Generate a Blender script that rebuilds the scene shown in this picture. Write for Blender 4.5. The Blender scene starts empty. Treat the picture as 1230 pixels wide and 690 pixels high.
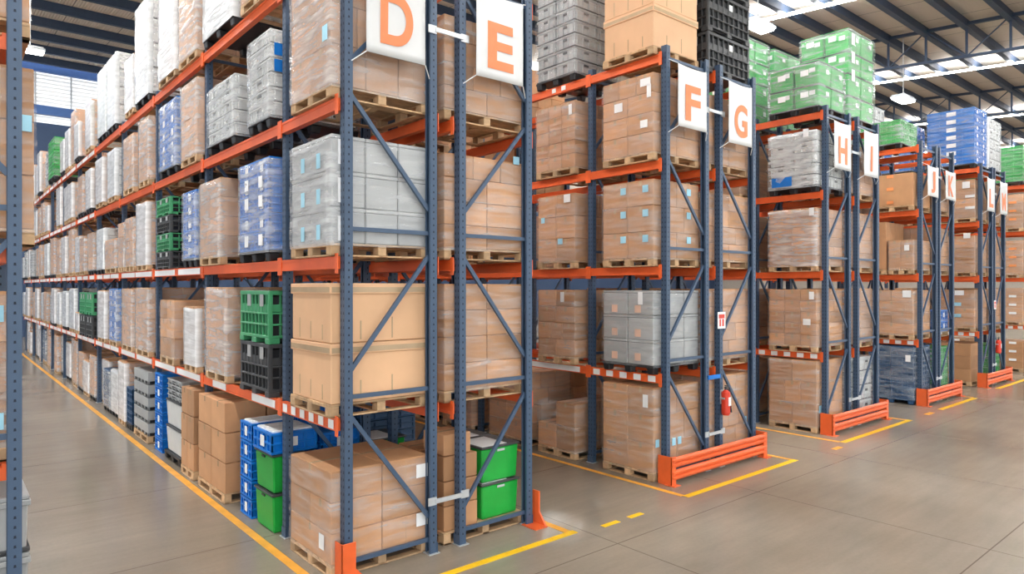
import bpy, math, random
from mathutils import Vector, noise
SC = bpy.context.scene
COL = SC.collection
rnd = random.Random(7)

# ------------------------------------------------------------------ camera
cam_d = bpy.data.cameras.new('camera'); cam = bpy.data.objects.new('camera', cam_d); COL.objects.link(cam)
CAM_H = 3.03; YAW = math.radians(40.3)
cam.location = (0, 0, CAM_H); cam.rotation_euler = (math.radians(90), 0, -YAW)
cam_d.sensor_width = 36; cam_d.lens = 36 * 815 / 1230; cam_d.clip_end = 400
SC.camera = cam
# ------------------------------------------------------------------ look
SC.view_settings.view_transform = 'Standard'; SC.view_settings.look = 'None'
SC.view_settings.gamma = 1; SC.view_settings.use_curve_mapping = False
SC.view_settings.exposure = 1.0
SKY_FILL = .92          # added world fill, reaching in where no walls are built
SKYLIGHT = 26.0          # translucent roof strips
WALL_LIGHT = .52         # translucent panels of the far wall
w = bpy.data.worlds.new('world'); SC.world = w; w.use_nodes = True
w.node_tree.nodes['Background'].inputs[0].default_value = (0.93, 0.97, 1.0, 1)
w.node_tree.nodes['Background'].inputs[1].default_value = SKY_FILL
# added world fill, shaped stronger from the left to whiten the aisle faces
_nt = w.node_tree; _g = _nt.nodes.new('ShaderNodeTexCoord'); _d = _nt.nodes.new('ShaderNodeVectorMath'); _d.operation = 'DOT_PRODUCT'
_d.inputs[1].default_value = (-.92, -.32, .2); _nt.links.new(_g.outputs['Generated'], _d.inputs[0])
_m = _nt.nodes.new('ShaderNodeMapRange'); _m.inputs['From Min'].default_value = 0; _m.inputs['From Max'].default_value = .9
_m.inputs['To Min'].default_value = SKY_FILL * .9; _m.inputs['To Max'].default_value = SKY_FILL * 1.6
_nt.links.new(_d.outputs['Value'], _m.inputs['Value']); _nt.links.new(_m.outputs[0], _nt.nodes['Background'].inputs[1])
ROOF = lambda y: 13.25 + 0.075 * y

# ------------------------------------------------------------------ materials
def new_mat(name):
    m = bpy.data.materials.new(name); m.use_nodes = True
    nt = m.node_tree; b = nt.nodes['Principled BSDF']
    return m, nt, b
def N(nt, t, **kw):
    n = nt.nodes.new(t)
    for k, v in kw.items():
        if k in n.inputs: n.inputs[k].default_value = v
        else: setattr(n, k, v)
    return n
def plain(name, col, rough=.5, metal=0, var=.12, nscale=6, bump=0, island=False, coat=0, spec=.5, objvar=.1):
    m, nt, b = new_mat(name); L = nt.links
    b.inputs['Roughness'].default_value = rough; b.inputs['Metallic'].default_value = metal
    b.inputs['Coat Weight'].default_value = coat; b.inputs['Specular IOR Level'].default_value = spec
    tc = N(nt, 'ShaderNodeTexCoord'); no = N(nt, 'ShaderNodeTexNoise', Scale=nscale, Detail=4.0)
    L.new(tc.outputs['Object'], no.inputs['Vector'])
    oi = N(nt, 'ShaderNodeObjectInfo'); geo = N(nt, 'ShaderNodeNewGeometry')
    mr = N(nt, 'ShaderNodeMapRange'); mr.inputs['To Min'].default_value = 1 - var; mr.inputs['To Max'].default_value = 1 + var
    mr.inputs['From Min'].default_value = .3; mr.inputs['From Max'].default_value = .7
    L.new(no.outputs['Fac'], mr.inputs['Value'])
    m2 = N(nt, 'ShaderNodeMapRange'); m2.inputs['To Min'].default_value = 1 - objvar; m2.inputs['To Max'].default_value = 1 + objvar
    if island:
        ad = N(nt, 'ShaderNodeMath', operation='ADD'); fr = N(nt, 'ShaderNodeMath', operation='FRACT')
        L.new(oi.outputs['Random'], ad.inputs[0]); L.new(geo.outputs['Random Per Island'], ad.inputs[1]); L.new(ad.outputs[0], fr.inputs[0]); L.new(fr.outputs[0], m2.inputs['Value'])
    else: L.new(oi.outputs['Random'], m2.inputs['Value'])
    mu = N(nt, 'ShaderNodeMath', operation='MULTIPLY'); L.new(mr.outputs[0], mu.inputs[0]); L.new(m2.outputs[0], mu.inputs[1])
    vm = N(nt, 'ShaderNodeVectorMath', operation='SCALE'); vm.inputs[0].default_value = col; L.new(mu.outputs[0], vm.inputs['Scale'])
    L.new(vm.outputs[0], b.inputs['Base Color'])
    if bump:
        bp = N(nt, 'ShaderNodeBump', Strength=bump, Distance=.02); L.new(no.outputs['Fac'], bp.inputs['Height']); L.new(bp.outputs[0], b.inputs['Normal'])
    return m
def film_mat(name, lo, hi, tint=(.9, .92, .93), endk=1.0):
    m, nt, b = new_mat(name); L = nt.links
    b.inputs['Base Color'].default_value = (*tint, 1); b.inputs['Roughness'].default_value = .14; b.inputs['Specular IOR Level'].default_value = .9
    tc = N(nt, 'ShaderNodeTexCoord'); oi = N(nt, 'ShaderNodeObjectInfo')
    ad = N(nt, 'ShaderNodeVectorMath', operation='ADD'); L.new(tc.outputs['Object'], ad.inputs[0])
    sc = N(nt, 'ShaderNodeVectorMath', operation='SCALE'); sc.inputs[0].default_value = (9, 5, 7); L.new(oi.outputs['Random'], sc.inputs['Scale']); L.new(sc.outputs[0], ad.inputs[1])
    mp = N(nt, 'ShaderNodeMapping'); mp.inputs['Scale'].default_value = (1.1, 1.1, 7.5); mp.inputs['Rotation'].default_value = (.16, -.12, 0); L.new(ad.outputs[0], mp.inputs['Vector'])
    no = N(nt, 'ShaderNodeTexNoise', Scale=1.9, Detail=3.0, Roughness=.5, Distortion=.25); L.new(mp.outputs[0], no.inputs['Vector'])
    mr = N(nt, 'ShaderNodeMapRange'); mr.inputs['From Min'].default_value = .36; mr.inputs['From Max'].default_value = .78
    mr.inputs['To Min'].default_value = lo; mr.inputs['To Max'].default_value = hi; L.new(no.outputs['Fac'], mr.inputs['Value'])
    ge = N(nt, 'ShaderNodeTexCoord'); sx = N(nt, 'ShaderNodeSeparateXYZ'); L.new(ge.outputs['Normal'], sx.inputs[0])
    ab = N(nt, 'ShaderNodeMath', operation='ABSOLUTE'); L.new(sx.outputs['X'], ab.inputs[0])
    wr = N(nt, 'ShaderNodeMapRange'); wr.inputs['From Min'].default_value = .3; wr.inputs['From Max'].default_value = .7; wr.inputs['To Min'].default_value = endk; L.new(ab.outputs[0], wr.inputs['Value'])   # paints aisle-side glare: film whitened on the X faces, held back on the ends
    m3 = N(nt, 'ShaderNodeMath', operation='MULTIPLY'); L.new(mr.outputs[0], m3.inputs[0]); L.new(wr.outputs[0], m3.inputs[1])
    bp = N(nt, 'ShaderNodeBump', Strength=.6, Distance=.03); L.new(no.outputs['Fac'], bp.inputs['Height']); L.new(bp.outputs[0], b.inputs['Normal'])
    tr = N(nt, 'ShaderNodeBsdfTransparent'); mx = N(nt, 'ShaderNodeMixShader')
    L.new(m3.outputs[0], mx.inputs[0]); L.new(tr.outputs[0], mx.inputs[1]); L.new(b.outputs[0], mx.inputs[2])
    L.new(mx.outputs[0], nt.nodes['Material Output'].inputs['Surface'])
    return m
def emit(name, col, s):
    m, nt, b = new_mat(name); b.inputs['Base Color'].default_value = (.8, .8, .8, 1)
    b.inputs['Emission Color'].default_value = (*col, 1); b.inputs['Emission Strength'].default_value = s
    return m
M = {}
M['carton'] = plain('cardboard', (.51, .268, .13), .62, var=.08, nscale=3, island=True, objvar=.2)
M['carton_pale'] = plain('pale_cardboard', (.72, .44, .25), .6, var=.05, nscale=2.5, objvar=.06)
M['tape'] = plain('packing_tape', (.46, .33, .2), .25, var=.05)
M['wood'] = plain('pallet_wood', (.53, .345, .19), .7, var=.2, nscale=9, island=True, objvar=.22)
M['black'] = plain('black_plastic', (.018, .019, .022), .4, var=.1)
M['dark'] = plain('dark_plastic', (.05, .052, .055), .45, var=.15)
M['blue'] = plain('blue_plastic', (.002, .17, .60), .35, var=.08, island=True, objvar=.08)
M['navy'] = plain('dark_blue_plastic', (.02, .07, .16), .4, var=.1)
M['green'] = plain('green_plastic', (.015, .38, .05), .33, var=.06, island=True, objvar=.08)
M['gcrate'] = plain('dull_green_plastic', (.06, .32, .14), .4, var=.08)
M['grey'] = plain('grey_plastic', (.38, .39, .39), .38, var=.06, island=True, objvar=.1)
M['lgrey'] = plain('light_grey_plastic', (.60, .61, .60), .35, var=.05, island=True, objvar=.08)
M['white'] = plain('white_paper', (.85, .86, .86), .5, var=.03, objvar=.02)
M['lblue'] = plain('pale_blue_label', (.36, .66, .80), .5, var=.05)
M['orangelabel'] = plain('orange_label', (.85, .30, .10), .5, var=.05)
M['pink'] = plain('kraft_label', (.75, .50, .38), .5, var=.05)
M['steel'] = plain('navy_steel', (.052, .09, .155), .38, var=.05, objvar=.04)
M['hole'] = plain('slot_shadow', (.012, .02, .035), .8)
M['orange'] = plain('orange_steel', (.78, .125, .028), .38, var=.06, objvar=.05)
M['galv'] = plain('galvanised_steel', (.62, .65, .67), .35, metal=.5, var=.08)
M['red'] = plain('red_enamel', (.72, .05, .02), .3, var=.05)
M['yellow'] = plain('yellow_paint', (.95, .56, .01), .45, var=.08, nscale=5)
M['oyellow'] = plain('worn_yellow_paint', (.90, .42, .05), .45, var=.15, nscale=4)
M['banner'] = plain('white_vinyl', (.70, .71, .71), .4, var=.03, bump=.1, nscale=3)
M['letter'] = plain('orange_print', (.84, .24, .09), .5, var=.04, objvar=.02)
M['film1'] = film_mat('thin_stretch_film', .02, .36)
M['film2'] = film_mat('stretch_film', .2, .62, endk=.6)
M['film3'] = film_mat('thick_film_with_glare', .68, .97, (.96, .97, .98), endk=.35)  # dense film, its white tint also stands in for aisle glare
M['filmgreen'] = film_mat('film_over_green', .10, .5, (.82, .9, .85))
M['beam_navy'] = plain('roof_steel', (.032, .056, .105), .5, var=.08)
M['wallnavy'] = plain('navy_cladding', (.03, .06, .13), .6, var=.05)
M['wallbeam'] = plain('blue_wall_steel', (.06, .14, .36), .5, var=.05)
M['walltan'] = plain('tan_cladding', (.42, .36, .30), .7, var=.04)
M['sky'] = emit('roof_daylight', (.93, .98, 1), SKYLIGHT)
M['lamp'] = emit('lamp_glow', (1, .98, .94), 10)
# far wall translucent louvre panels
m, nt, b = new_mat('translucent_louvre'); L = nt.links
tc = N(nt, 'ShaderNodeTexCoord'); wv = N(nt, 'ShaderNodeTexWave', Scale=1.35, bands_direction='Z'); L.new(tc.outputs['Object'], wv.inputs['Vector'])
cr = N(nt, 'ShaderNodeMapRange'); cr.inputs['To Min'].default_value = .2; cr.inputs['To Max'].default_value = 1.0; L.new(wv.outputs['Fac'], cr.inputs['Value'])
vm = N(nt, 'ShaderNodeMath', operation='MULTIPLY'); vm.inputs[1].default_value = WALL_LIGHT; L.new(cr.outputs[0], vm.inputs[0])
b.inputs['Emission Color'].default_value = (.93, .97, 1, 1); L.new(vm.outputs[0], b.inputs['Emission Strength']); b.inputs['Base Color'].default_value = (.7, .7, .7, 1)
M['louvre'] = m
# ceiling sheet: ribbed
m, nt, b = new_mat('ribbed_roof_sheet'); L = nt.links
b.inputs['Roughness'].default_value = .6
tc = N(nt, 'ShaderNodeTexCoord'); br = N(nt, 'ShaderNodeTexBrick', Scale=1.0); br.offset = 0
br.inputs['Color1'].default_value = (.66, .565, .48, 1); br.inputs['Color2'].default_value = (.63, .54, .46, 1); br.inputs['Mortar'].default_value = (.22, .19, .17, 1)
br.inputs['Mortar Size'].default_value = .02; br.inputs['Brick Width'].default_value = 2.4; br.inputs['Row Height'].default_value = 60.0
wv = N(nt, 'ShaderNodeTexWave', Scale=2.6, bands_direction='X'); L.new(tc.outputs['Object'], wv.inputs['Vector']); L.new(tc.outputs['Object'], br.inputs['Vector'])
bp = N(nt, 'ShaderNodeBump', Strength=.5, Distance=.05); L.new(wv.outputs['Fac'], bp.inputs['Height']); L.new(bp.outputs[0], b.inputs['Normal'])
L.new(br.outputs['Color'], b.inputs['Base Color']); M['roofsheet'] = m
# floor: polished concrete
m, nt, b = new_mat('polished_concrete'); L = nt.links
tc = N(nt, 'ShaderNodeTexCoord')
n1 = N(nt, 'ShaderNodeTexNoise', Scale=.3, Detail=4.0, Roughness=.5); n2 = N(nt, 'ShaderNodeTexNoise', Scale=22.0, Detail=4.0)
n3 = N(nt, 'ShaderNodeTexNoise', Scale=.9, Detail=4.0, Distortion=.2)
for n in (n1, n2, n3): L.new(tc.outputs['Object'], n.inputs['Vector'])
r1 = N(nt, 'ShaderNodeValToRGB'); r1.color_ramp.elements[0].position = .3; r1.color_ramp.elements[1].position = .72
r1.color_ramp.elements[0].color = (.24, .198, .152, 1); r1.color_ramp.elements[1].color = (.345, .297, .238, 1)
L.new(n1.outputs['Fac'], r1.inputs['Fac'])
r3 = N(nt, 'ShaderNodeMapRange'); r3.inputs['From Min'].default_value = .35; r3.inputs['From Max'].default_value = .7; r3.inputs['To Min'].default_value = .95; r3.inputs['To Max'].default_value = 1.03; L.new(n3.outputs['Fac'], r3.inputs['Value'])
r2 = N(nt, 'ShaderNodeMapRange'); r2.inputs['To Min'].default_value = .93; r2.inputs['To Max'].default_value = 1.07; L.new(n2.outputs['Fac'], r2.inputs['Value'])
br = N(nt, 'ShaderNodeTexBrick', Scale=1.0); br.offset = 0; br.inputs['Brick Width'].default_value = 3.13; br.inputs['Row Height'].default_value = 2.9
br.inputs['Mortar Size'].default_value = .008; br.inputs['Color1'].default_value = (1, 1, 1, 1); br.inputs['Color2'].default_value = (.96, .96, .96, 1); br.inputs['Mortar'].default_value = (.52, .49, .47, 1)
mp = N(nt, 'ShaderNodeMapping'); mp.inputs['Location'].default_value = (.13, .5, 0); L.new(tc.outputs['Object'], mp.inputs['Vector']); L.new(mp.outputs[0], br.inputs['Vector'])
a = N(nt, 'ShaderNodeVectorMath', operation='SCALE'); L.new(r1.outputs[0], a.inputs[0]); L.new(r3.outputs[0], a.inputs['Scale'])
c = N(nt, 'ShaderNodeVectorMath', operation='SCALE'); mps = N(nt, 'ShaderNodeMapping'); mps.inputs['Scale'].default_value = (.5, 4.5, 1); mps.inputs['Rotation'].default_value = (0, 0, .5); L.new(tc.outputs['Object'], mps.inputs['Vector'])
n4 = N(nt, 'ShaderNodeTexNoise', Scale=1.4, Detail=6.0, Roughness=.65); L.new(mps.outputs[0], n4.inputs['Vector'])      # tyre scuffs and trowel marks
r4 = N(nt, 'ShaderNodeMapRange'); r4.inputs['From Min'].default_value = .3; r4.inputs['From Max'].default_value = .75; r4.inputs['To Min'].default_value = .94; r4.inputs['To Max'].default_value = 1.09; L.new(n4.outputs['Fac'], r4.inputs['Value'])
a2 = N(nt, 'ShaderNodeVectorMath', operation='SCALE'); L.new(a.outputs[0], a2.inputs[0]); L.new(r4.outputs[0], a2.inputs['Scale'])
L.new(a2.outputs[0], c.inputs[0]); L.new(r2.outputs[0], c.inputs['Scale'])
d = N(nt, 'ShaderNodeVectorMath', operation='MULTIPLY'); L.new(c.outputs[0], d.inputs[0]); L.new(br.outputs['Color'], d.inputs[1])
L.new(d.outputs[0], b.inputs['Base Color'])
rr = N(nt, 'ShaderNodeMapRange'); rr.inputs['To Min'].default_value = .14; rr.inputs['To Max'].default_value = .28; L.new(n1.outputs['Fac'], rr.inputs['Value']); L.new(rr.outputs[0], b.inputs['Roughness'])
bp = N(nt, 'ShaderNodeBump', Strength=.06, Distance=.01); L.new(n2.outputs['Fac'], bp.inputs['Height']); L.new(bp.outputs[0], b.inputs['Normal'])
M['floor'] = m

# ------------------------------------------------------------------ mesh helpers
class MB:
    def __init__(s): s.v = []; s.f = []; s.m = []; s.mats = []
    def mi(s, name):
        if name not in s.mats: s.mats.append(name)
        return s.mats.index(name)
    def add(s, vs, fs, mat):
        o = len(s.v); s.v += vs; i = s.mi(mat)
        for f in fs: s.f.append([o + k for k in f]); s.m.append(i)
    def box(s, x0, y0, z0, x1, y1, z1, mat):
        s.add([(x, y, z) for z in (z0, z1) for y in (y0, y1) for x in (x0, x1)],
              [(0, 2, 3, 1), (4, 5, 7, 6), (0, 1, 5, 4), (2, 6, 7, 3), (0, 4, 6, 2), (1, 3, 7, 5)], mat)
    def cbox(s, x0, y0, z0, x1, y1, z1, mat, c=.006, taper=0):   # chamfered box
        lo = (x0, y0, z0); hi = (x1, y1, z1); vs = []; idx = {}
        for cx in (0, 1):
            for cy in (0, 1):
                for cz in (0, 1):
                    cc = (cx, cy, cz)
                    for ax in range(3):
                        p = []
                        for k in range(3):
                            e = (lo, hi)[cc[k]][k]
                            p.append(e if k == ax else e + (c if cc[k] == 0 else -c))
                        if taper and cz == 0:
                            p[0] += taper * (1 if cx == 0 else -1); p[1] += taper * (1 if cy == 0 else -1)
                        idx[(cx, cy, cz, ax)] = len(vs); vs.append(tuple(p))
        fs = []
        for ax in range(3):
            a, b2 = [(1, 2), (2, 0), (0, 1)][ax]
            for sd in (0, 1):
                q = []
                for u, vv in ((0, 0), (1, 0), (1, 1), (0, 1)):
                    k = [0, 0, 0]; k[ax] = sd; k[a] = u; k[b2] = vv; q.append(idx[(*k, ax)])
                fs.append(q if sd else q[::-1])
            for u in (0, 1):                                    # edges along ax
                for vv in (0, 1):
                    k0 = [0, 0, 0]; k1 = [0, 0, 0]; k0[a] = k1[a] = u; k0[b2] = k1[b2] = vv; k1[ax] = 1
                    fs.append([idx[(*k0, a)], idx[(*k1, a)], idx[(*k1, b2)], idx[(*k0, b2)]] if u == vv else [idx[(*k0, b2)], idx[(*k1, b2)], idx[(*k1, a)], idx[(*k0, a)]])
        for cx in (0, 1):
            for cy in (0, 1):
                for cz in (0, 1):
                    t = [idx[(cx, cy, cz, k)] for k in range(3)]
                    fs.append(t if (cx + cy + cz) % 2 else t[::-1])
        s.add(vs, fs, mat)
    def bar(s, p, q, w, h, mat):                                 # rectangular bar between two points
        p = Vector(p); q = Vector(q); d = (q - p).normalized()
        up = Vector((0, 1, 0)) if abs(d.y) < .9 else Vector((0, 0, 1))
        a = d.cross(up).normalized() * (w / 2); b2 = up * (h / 2)
        vs = [tuple(o + i * a + j * b2) for o in (p, q) for i, j in ((-1, -1), (1, -1), (1, 1), (-1, 1))]
        s.add(vs, [(0, 3, 2, 1), (4, 5, 6, 7), (0, 1, 5, 4), (1, 2, 6, 5), (2, 3, 7, 6), (3, 0, 4, 7)], mat)
    def cyl(s, p, q, r, mat, n=14, r2=None):
        p = Vector(p); q = Vector(q); d = (q - p).normalized(); r2 = r if r2 is None else r2
        a = d.orthogonal().normalized(); b2 = d.cross(a)
        vs = []
        for o, rr in ((p, r), (q, r2)):
            for k in range(n):
                t = 2 * math.pi * k / n; vs.append(tuple(o + a * math.cos(t) * rr + b2 * math.sin(t) * rr))
        s.add(vs, [list(range(n))[::-1], [n + k for k in range(n)]] + [(k, (k + 1) % n, n + (k + 1) % n, n + k) for k in range(n)], mat)
    def mesh(s, name):
        me = bpy.data.meshes.new(name); me.from_pydata(s.v, [], s.f)
        for n in s.mats: me.materials.append(M[n])
        me.polygons.foreach_set('material_index', s.m); me.update()
        return me
CACHE = {}
def cached(key, fn):
    if key not in CACHE: CACHE[key] = fn().mesh(str(key[0]))
    return CACHE[key]
def link(name, me, parent=None, loc=(0, 0, 0), rz=0):
    o = bpy.data.objects.new(name, me); COL.objects.link(o); o.location = loc
    if rz: o.rotation_euler = (0, 0, rz)
    if parent is not None: o.parent = parent
    return o
def tag(o, label, cat, group=None):
    o['label'] = label; o['category'] = cat
    if group: o['group'] = group
    return o
def empty(name, loc, label, cat, group=None):
    o = bpy.data.objects.new(name, None); COL.objects.link(o); o.location = loc; o.empty_display_size = .1
    return tag(o, label, cat, group)
def struct(name, mb, loc=(0, 0, 0)):
    o = link(name, mb.mesh(name), None, loc); o['kind'] = 'structure'; return o

# ------------------------------------------------------------------ building shell
b = MB(); b.box(-30, -30, -.3, 90, 70, 0, 'floor'); struct('floor', b)
b = MB()
y0, y1 = -12, 50.9
b.add([(-25, y0, ROOF(y0)), (80, y0, ROOF(y0)), (80, y1, ROOF(y1)), (-25, y1, ROOF(y1)),
       (-25, y0, ROOF(y0) + .15), (80, y0, ROOF(y0) + .15), (80, y1, ROOF(y1) + .15), (-25, y1, ROOF(y1) + .15)],
      [(0, 1, 2, 3), (7, 6, 5, 4), (0, 4, 5, 1), (1, 5, 6, 2), (2, 6, 7, 3), (3, 7, 4, 0)], 'roofsheet')
struct('ceiling', b)
tn = [0]
def trim(mb):
    tn[0] += 1; return struct('trim_%d' % tn[0], mb)
def purlin(y, x0, x1, d, wd=.09):
    b = MB(); z = ROOF(y) - .01
    b.box(x0, y - wd / 2, z - d, x1, y + wd / 2, z, 'beam_navy')
    b.box(x0, y - .11, z - d - .015, x1, y + .11, z - d, 'beam_navy')
    trim(b)
for k in range(-4, 12): purlin(7.61 + 1.49 * k, 15, 79, .36)
for k in range(0, 9): purlin(24.8 + 3.1 * k, -24, 14.5, .42, .12)
for X in (32.0, 44.7, 57.4):                                  # roof trusses
    b = MB(); ys = [7.61 + 1.49 * k for k in range(-9, 28)]
    zt = lambda y: ROOF(y) - .17
    zb = lambda y: ROOF(y) - 1.5
    for f, t in ((zt, .13), (zb, .11)): b.bar((X, ys[0], f(ys[0])), (X, ys[-1], f(ys[-1])), t, t, 'beam_navy')
    for i, y in enumerate(ys):
        b.bar((X, y, zb(y)), (X, y, zt(y)), .08, .08, 'beam_navy')
        if i % 2 == 0:
            for j in (i - 1, i + 1):
                if 0 <= j < len(ys): b.bar((X, ys[j], zt(ys[j])), (X, y, zb(y)), .06, .06, 'beam_navy')
    trim(b)
wn = [0]
def window(mb):
    wn[0] += 1; return struct('window_%d' % wn[0], mb)
for X in (0.2, 12.9, 25.7, 38.4, 51.1, 63.8):                   # translucent roof strips
    b = MB(); z = lambda y: ROOF(y) - (.44 if X > 15 else .46)
    b.add([(X - .15, -10, z(-10)), (X + .15, -10, z(-10)), (X + .15, 50, z(50)), (X - .15, 50, z(50))], [(0, 1, 2, 3)], 'sky')
    b.v = [(p[0], p[1], p[2]) for p in b.v] + [(p[0], p[1], p[2] + .01) for p in b.v]; b.f.append([7, 6, 5, 4]); b.m.append(0)
    window(b)
# far wall at the end of the aisles
YW = 50.5
b = MB(); b.box(-24, YW + .06, 0, 79, YW + .3, 13.15, 'wallnavy'); b.box(-24, YW + .06, 13.15, 79, YW + .3, ROOF(YW) + .1, 'walltan'); struct('wall_back', b)
b = MB()
b.box(-24, YW - .05, 14.15, 14, YW + .05, 16.25, 'louvre'); b.box(-24, YW - .05, 13.15, 14, YW + .05, 13.6, 'louvre'); window(b)
b = MB(); b.box(-24, YW - .3, 16.2, 40, YW - .06, 16.75, 'wallbeam'); trim(b)
b = MB(); b.box(-24, YW - .3, 13.62, 40, YW - .06, 14.15, 'wallbeam'); trim(b)
b = MB(); b.box(-24, YW - .12, 16.78, 14, YW + .05, 16.95, 'sky'); window(b)
b = MB()
for x in (-8, -3.1, 1.7, 4.55, 6.4, 9.3, 13.2, 18): b.box(x, YW - .14, 13.15, x + .09, YW - .05, 16.2, 'galv')
trim(b)
b = MB(); b.box(78, -12, 0, 78.3, YW, ROOF(YW), 'walltan'); struct('wall_right', b)
# hanging lamps
def lamp(x, y, z, ln, wd, label, rz=0):
    o = empty('hanging_lamp', (x, y, z), label, 'lamp', 'lamps hanging under the roof'); o.rotation_euler = (0, 0, rz)
    b = MB(); b.box(-ln / 2, -wd / 2, 0, ln / 2, wd / 2, .08, 'galv'); b.box(-ln / 2 + .05, -wd / 2 + .05, .08, ln / 2 - .05, wd / 2 - .05, .14, 'galv'); link('lamp_housing', b.mesh('lamp_housing'), o)
    b = MB()
    b.cbox(-ln / 2 + .03, -wd / 2 + .03, -.07, ln / 2 - .03, wd / 2 - .03, 0, 'lamp', .03)
    link('lamp_diffuser', b.mesh('lamp_diffuser'), o)
    b = MB(); b.cyl((0, 0, .1), (0, 0, ROOF(y) - z), .018, 'white', 8); link('cable', b.mesh('cable'), o)
lamp(2.52, 29.3, 11.4, .85, .5, 'bright white lamp on a long cable above the aisle beside rack C')
lamp(32.9, 11.8, 11.4, 1.3, .6, 'bright oblong lamp hanging above the rack marked J')
lamp(20.1, 11.5, 11.4, 1.25, .55, 'bright oblong lamp behind the green boxes above rack G and H')

# ------------------------------------------------------------------ racks
Y0 = 6.5; BAYS = [6.5, 8.05] + [8.05 + 3.13 * k for k in range(1, 11)]
LV = [0, 1.66, 3.35, 5.0, 6.65]
TOPZ = 6.78; BH = .13
def post_mb():
    b = MB(); h = TOPZ
    w_, d_ = .10, .085                       # along Y, along X ; front face at -X side of local
    b.box(-.004, -w_ / 2, 0, .004, w_ / 2, h, 'steel')
    for s in (-1, 1):
        b.box(-.004, s * w_ / 2 - .003, 0, d_, s * w_ / 2 + .003, h, 'steel')
        b.box(d_ - .003, min(s * w_ / 2, s * (w_ / 2 - .025)), 0, d_ + .003, max(s * w_ / 2, s * (w_ / 2 - .025)), h, 'steel')
    z = .12
    while z < h - .06:                      # punched slots, two columns on the face, one on each flank
        for s in (-1, 1):
            y = s * .027
            b.add([(-.0055, y - .008, z), (-.0055, y + .008, z), (-.0055, y + .005, z + .03), (-.0055, y - .005, z + .03)], [(0, 1, 2, 3), (3, 2, 1, 0)], 'hole')
        for yy in (-w_ / 2 - .0045, w_ / 2 + .0045):
            b.add([(.032, yy, z), (.05, yy, z), (.048, yy, z + .022), (.034, yy, z + .022)], [(0, 1, 2, 3), (3, 2, 1, 0)], 'hole')
        z += .075
    b.box(-.03, -.08, 0, d_ + .03, .08, .008, 'galv'); b.box(-.012, -.062, 0, -.004, .062, .12, 'steel')
    return b
def beam_mb(ln, side, conn=True):                      # side -1 = front beam (connector on the -X face)
    b = MB(); z1 = 0; z0 = -BH
    b.box(-.02, .05, z0, .025, ln - .05, z1, 'orange'); b.box(-.026, .05, z0, -.02, ln - .05, z0 + .028, 'orange'); b.box(-.026, .05, z1 - .028, -.02, ln - .05, z1, 'orange')
    b.box(.025, .05, z0, .05, ln - .05, z1 - .03, 'orange')
    for y in (.0, ln) if conn else ():
        s = 1 if y == 0 else -1
        b.box(-.034, min(y - .0 * s, y + .055 * s), z0 - .05, -.022, max(y, y + .055 * s), z1 + .03, 'orange')
    return b
ORD = {1: 'first', 2: 'second', 3: 'third', 4: 'fourth'}
def rack(letter, x0, outer_left, nb, detail, left=True, y_from=0, nohide=True):
    """one row of racking; x0 = aisle-side (or gap-side) post line, 1.07 deep"""
    W = 1.07
    r = empty('pallet_rack', (x0, Y0, 0), 'navy and orange steel pallet rack row marked with the letter %s' % letter if letter in 'DEFGHIJKLM' else letter, 'pallet rack', 'pallet rack rows')
    pm = cached(('upright',), post_mb)
    for bi in range(nb + 1):
        y = BAYS[bi] - Y0
        link('upright', pm, r, (-.03, y, 0)); link('upright', pm, r, (W + .03, y, 0), math.pi)
        # bracing: the post given as "low" side gets 0.4, 3.4, 3.9
        a, c = (W - .05, .05) if outer_left else (.05, W - .05)     # a = side of 0.4/3.4/3.9 ; c = side of 1.7/2.15/5.05
        segs = [((a, .16), (c, .16)), ((c, 1.68), (a, .42)), ((.05, 1.88), (W - .05, 1.88)), ((c, 2.15), (a, 3.38)), ((.05, 3.64), (W - .05, 3.64)), ((a, 3.9), (c, 5.05)), ((.05, 6.6), (W - .05, 6.6)), ((c, 5.4), (a, 6.5))]
        if bi < detail:
            for p, q in segs:
                b = MB(); b.bar((p[0], 0, p[1]), (q[0], 0, q[1]), .045, .035, 'steel'); o = link('brace', b.mesh('brace'), r, (0, y, 0))
        else:
            b = MB()
            for p, q in segs: b.bar((p[0], 0, p[1]), (q[0], 0, q[1]), .045, .035, 'steel')
            link('frame_bracing', b.mesh('frame_bracing'), r, (0, y, 0))
    beams = {}
    for bi in range(nb):
        ln = BAYS[bi + 1] - BAYS[bi]; bm = cached(('beam', round(ln, 2)), lambda: beam_mb(ln, -1))
        for li in range(1, 5):
            beams[bi, li] = link('beam', bm, r, (-.06, BAYS[bi] - Y0, LV[li]))
            link('beam', bm if len(letter) == 1 else cached(('beam', round(ln, 2), 0), lambda: beam_mb(ln, 1, False)), r, ((W + .06) if len(letter) == 1 else W - .06, BAYS[bi + 1] - Y0, LV[li]), math.pi)
    return r, beams
def beam_label_or_glare(bm, y0, y1, mat='white', z0=-.115, z1=-.02, name='beam_label_or_glare'):
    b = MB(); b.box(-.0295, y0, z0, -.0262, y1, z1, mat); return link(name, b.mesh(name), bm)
RX = {'C': -.60, 'D': 3.243, 'E': 4.70, 'F': 8.633, 'G': 10.09, 'H': 13.98, 'I': 15.45, 'J': 19.22, 'K': 20.52, 'L': 24.1, 'M': 25.4, 'N': 29.4}
RK = {}
RK['D'] = rack('D', RX['D'], True, 11, 3)
RK['E'] = rack('E', RX['E'], False, 10, 2)
for k, ol in (('F', True), ('G', True), ('H', False), ('I', False), ('J', True), ('K', False), ('L', False), ('M', True)):
    RK[k] = rack(k, RX[k], ol, 6 if k in 'FG' else 2, 1)
RK['C'] = rack('navy steel pallet rack end cut off by the left picture edge', RX['C'], True, 1, 1)
RK['N'] = rack('furthest pallet rack at the right edge behind the letter M', RX['N'], True, 2, 1)
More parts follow.
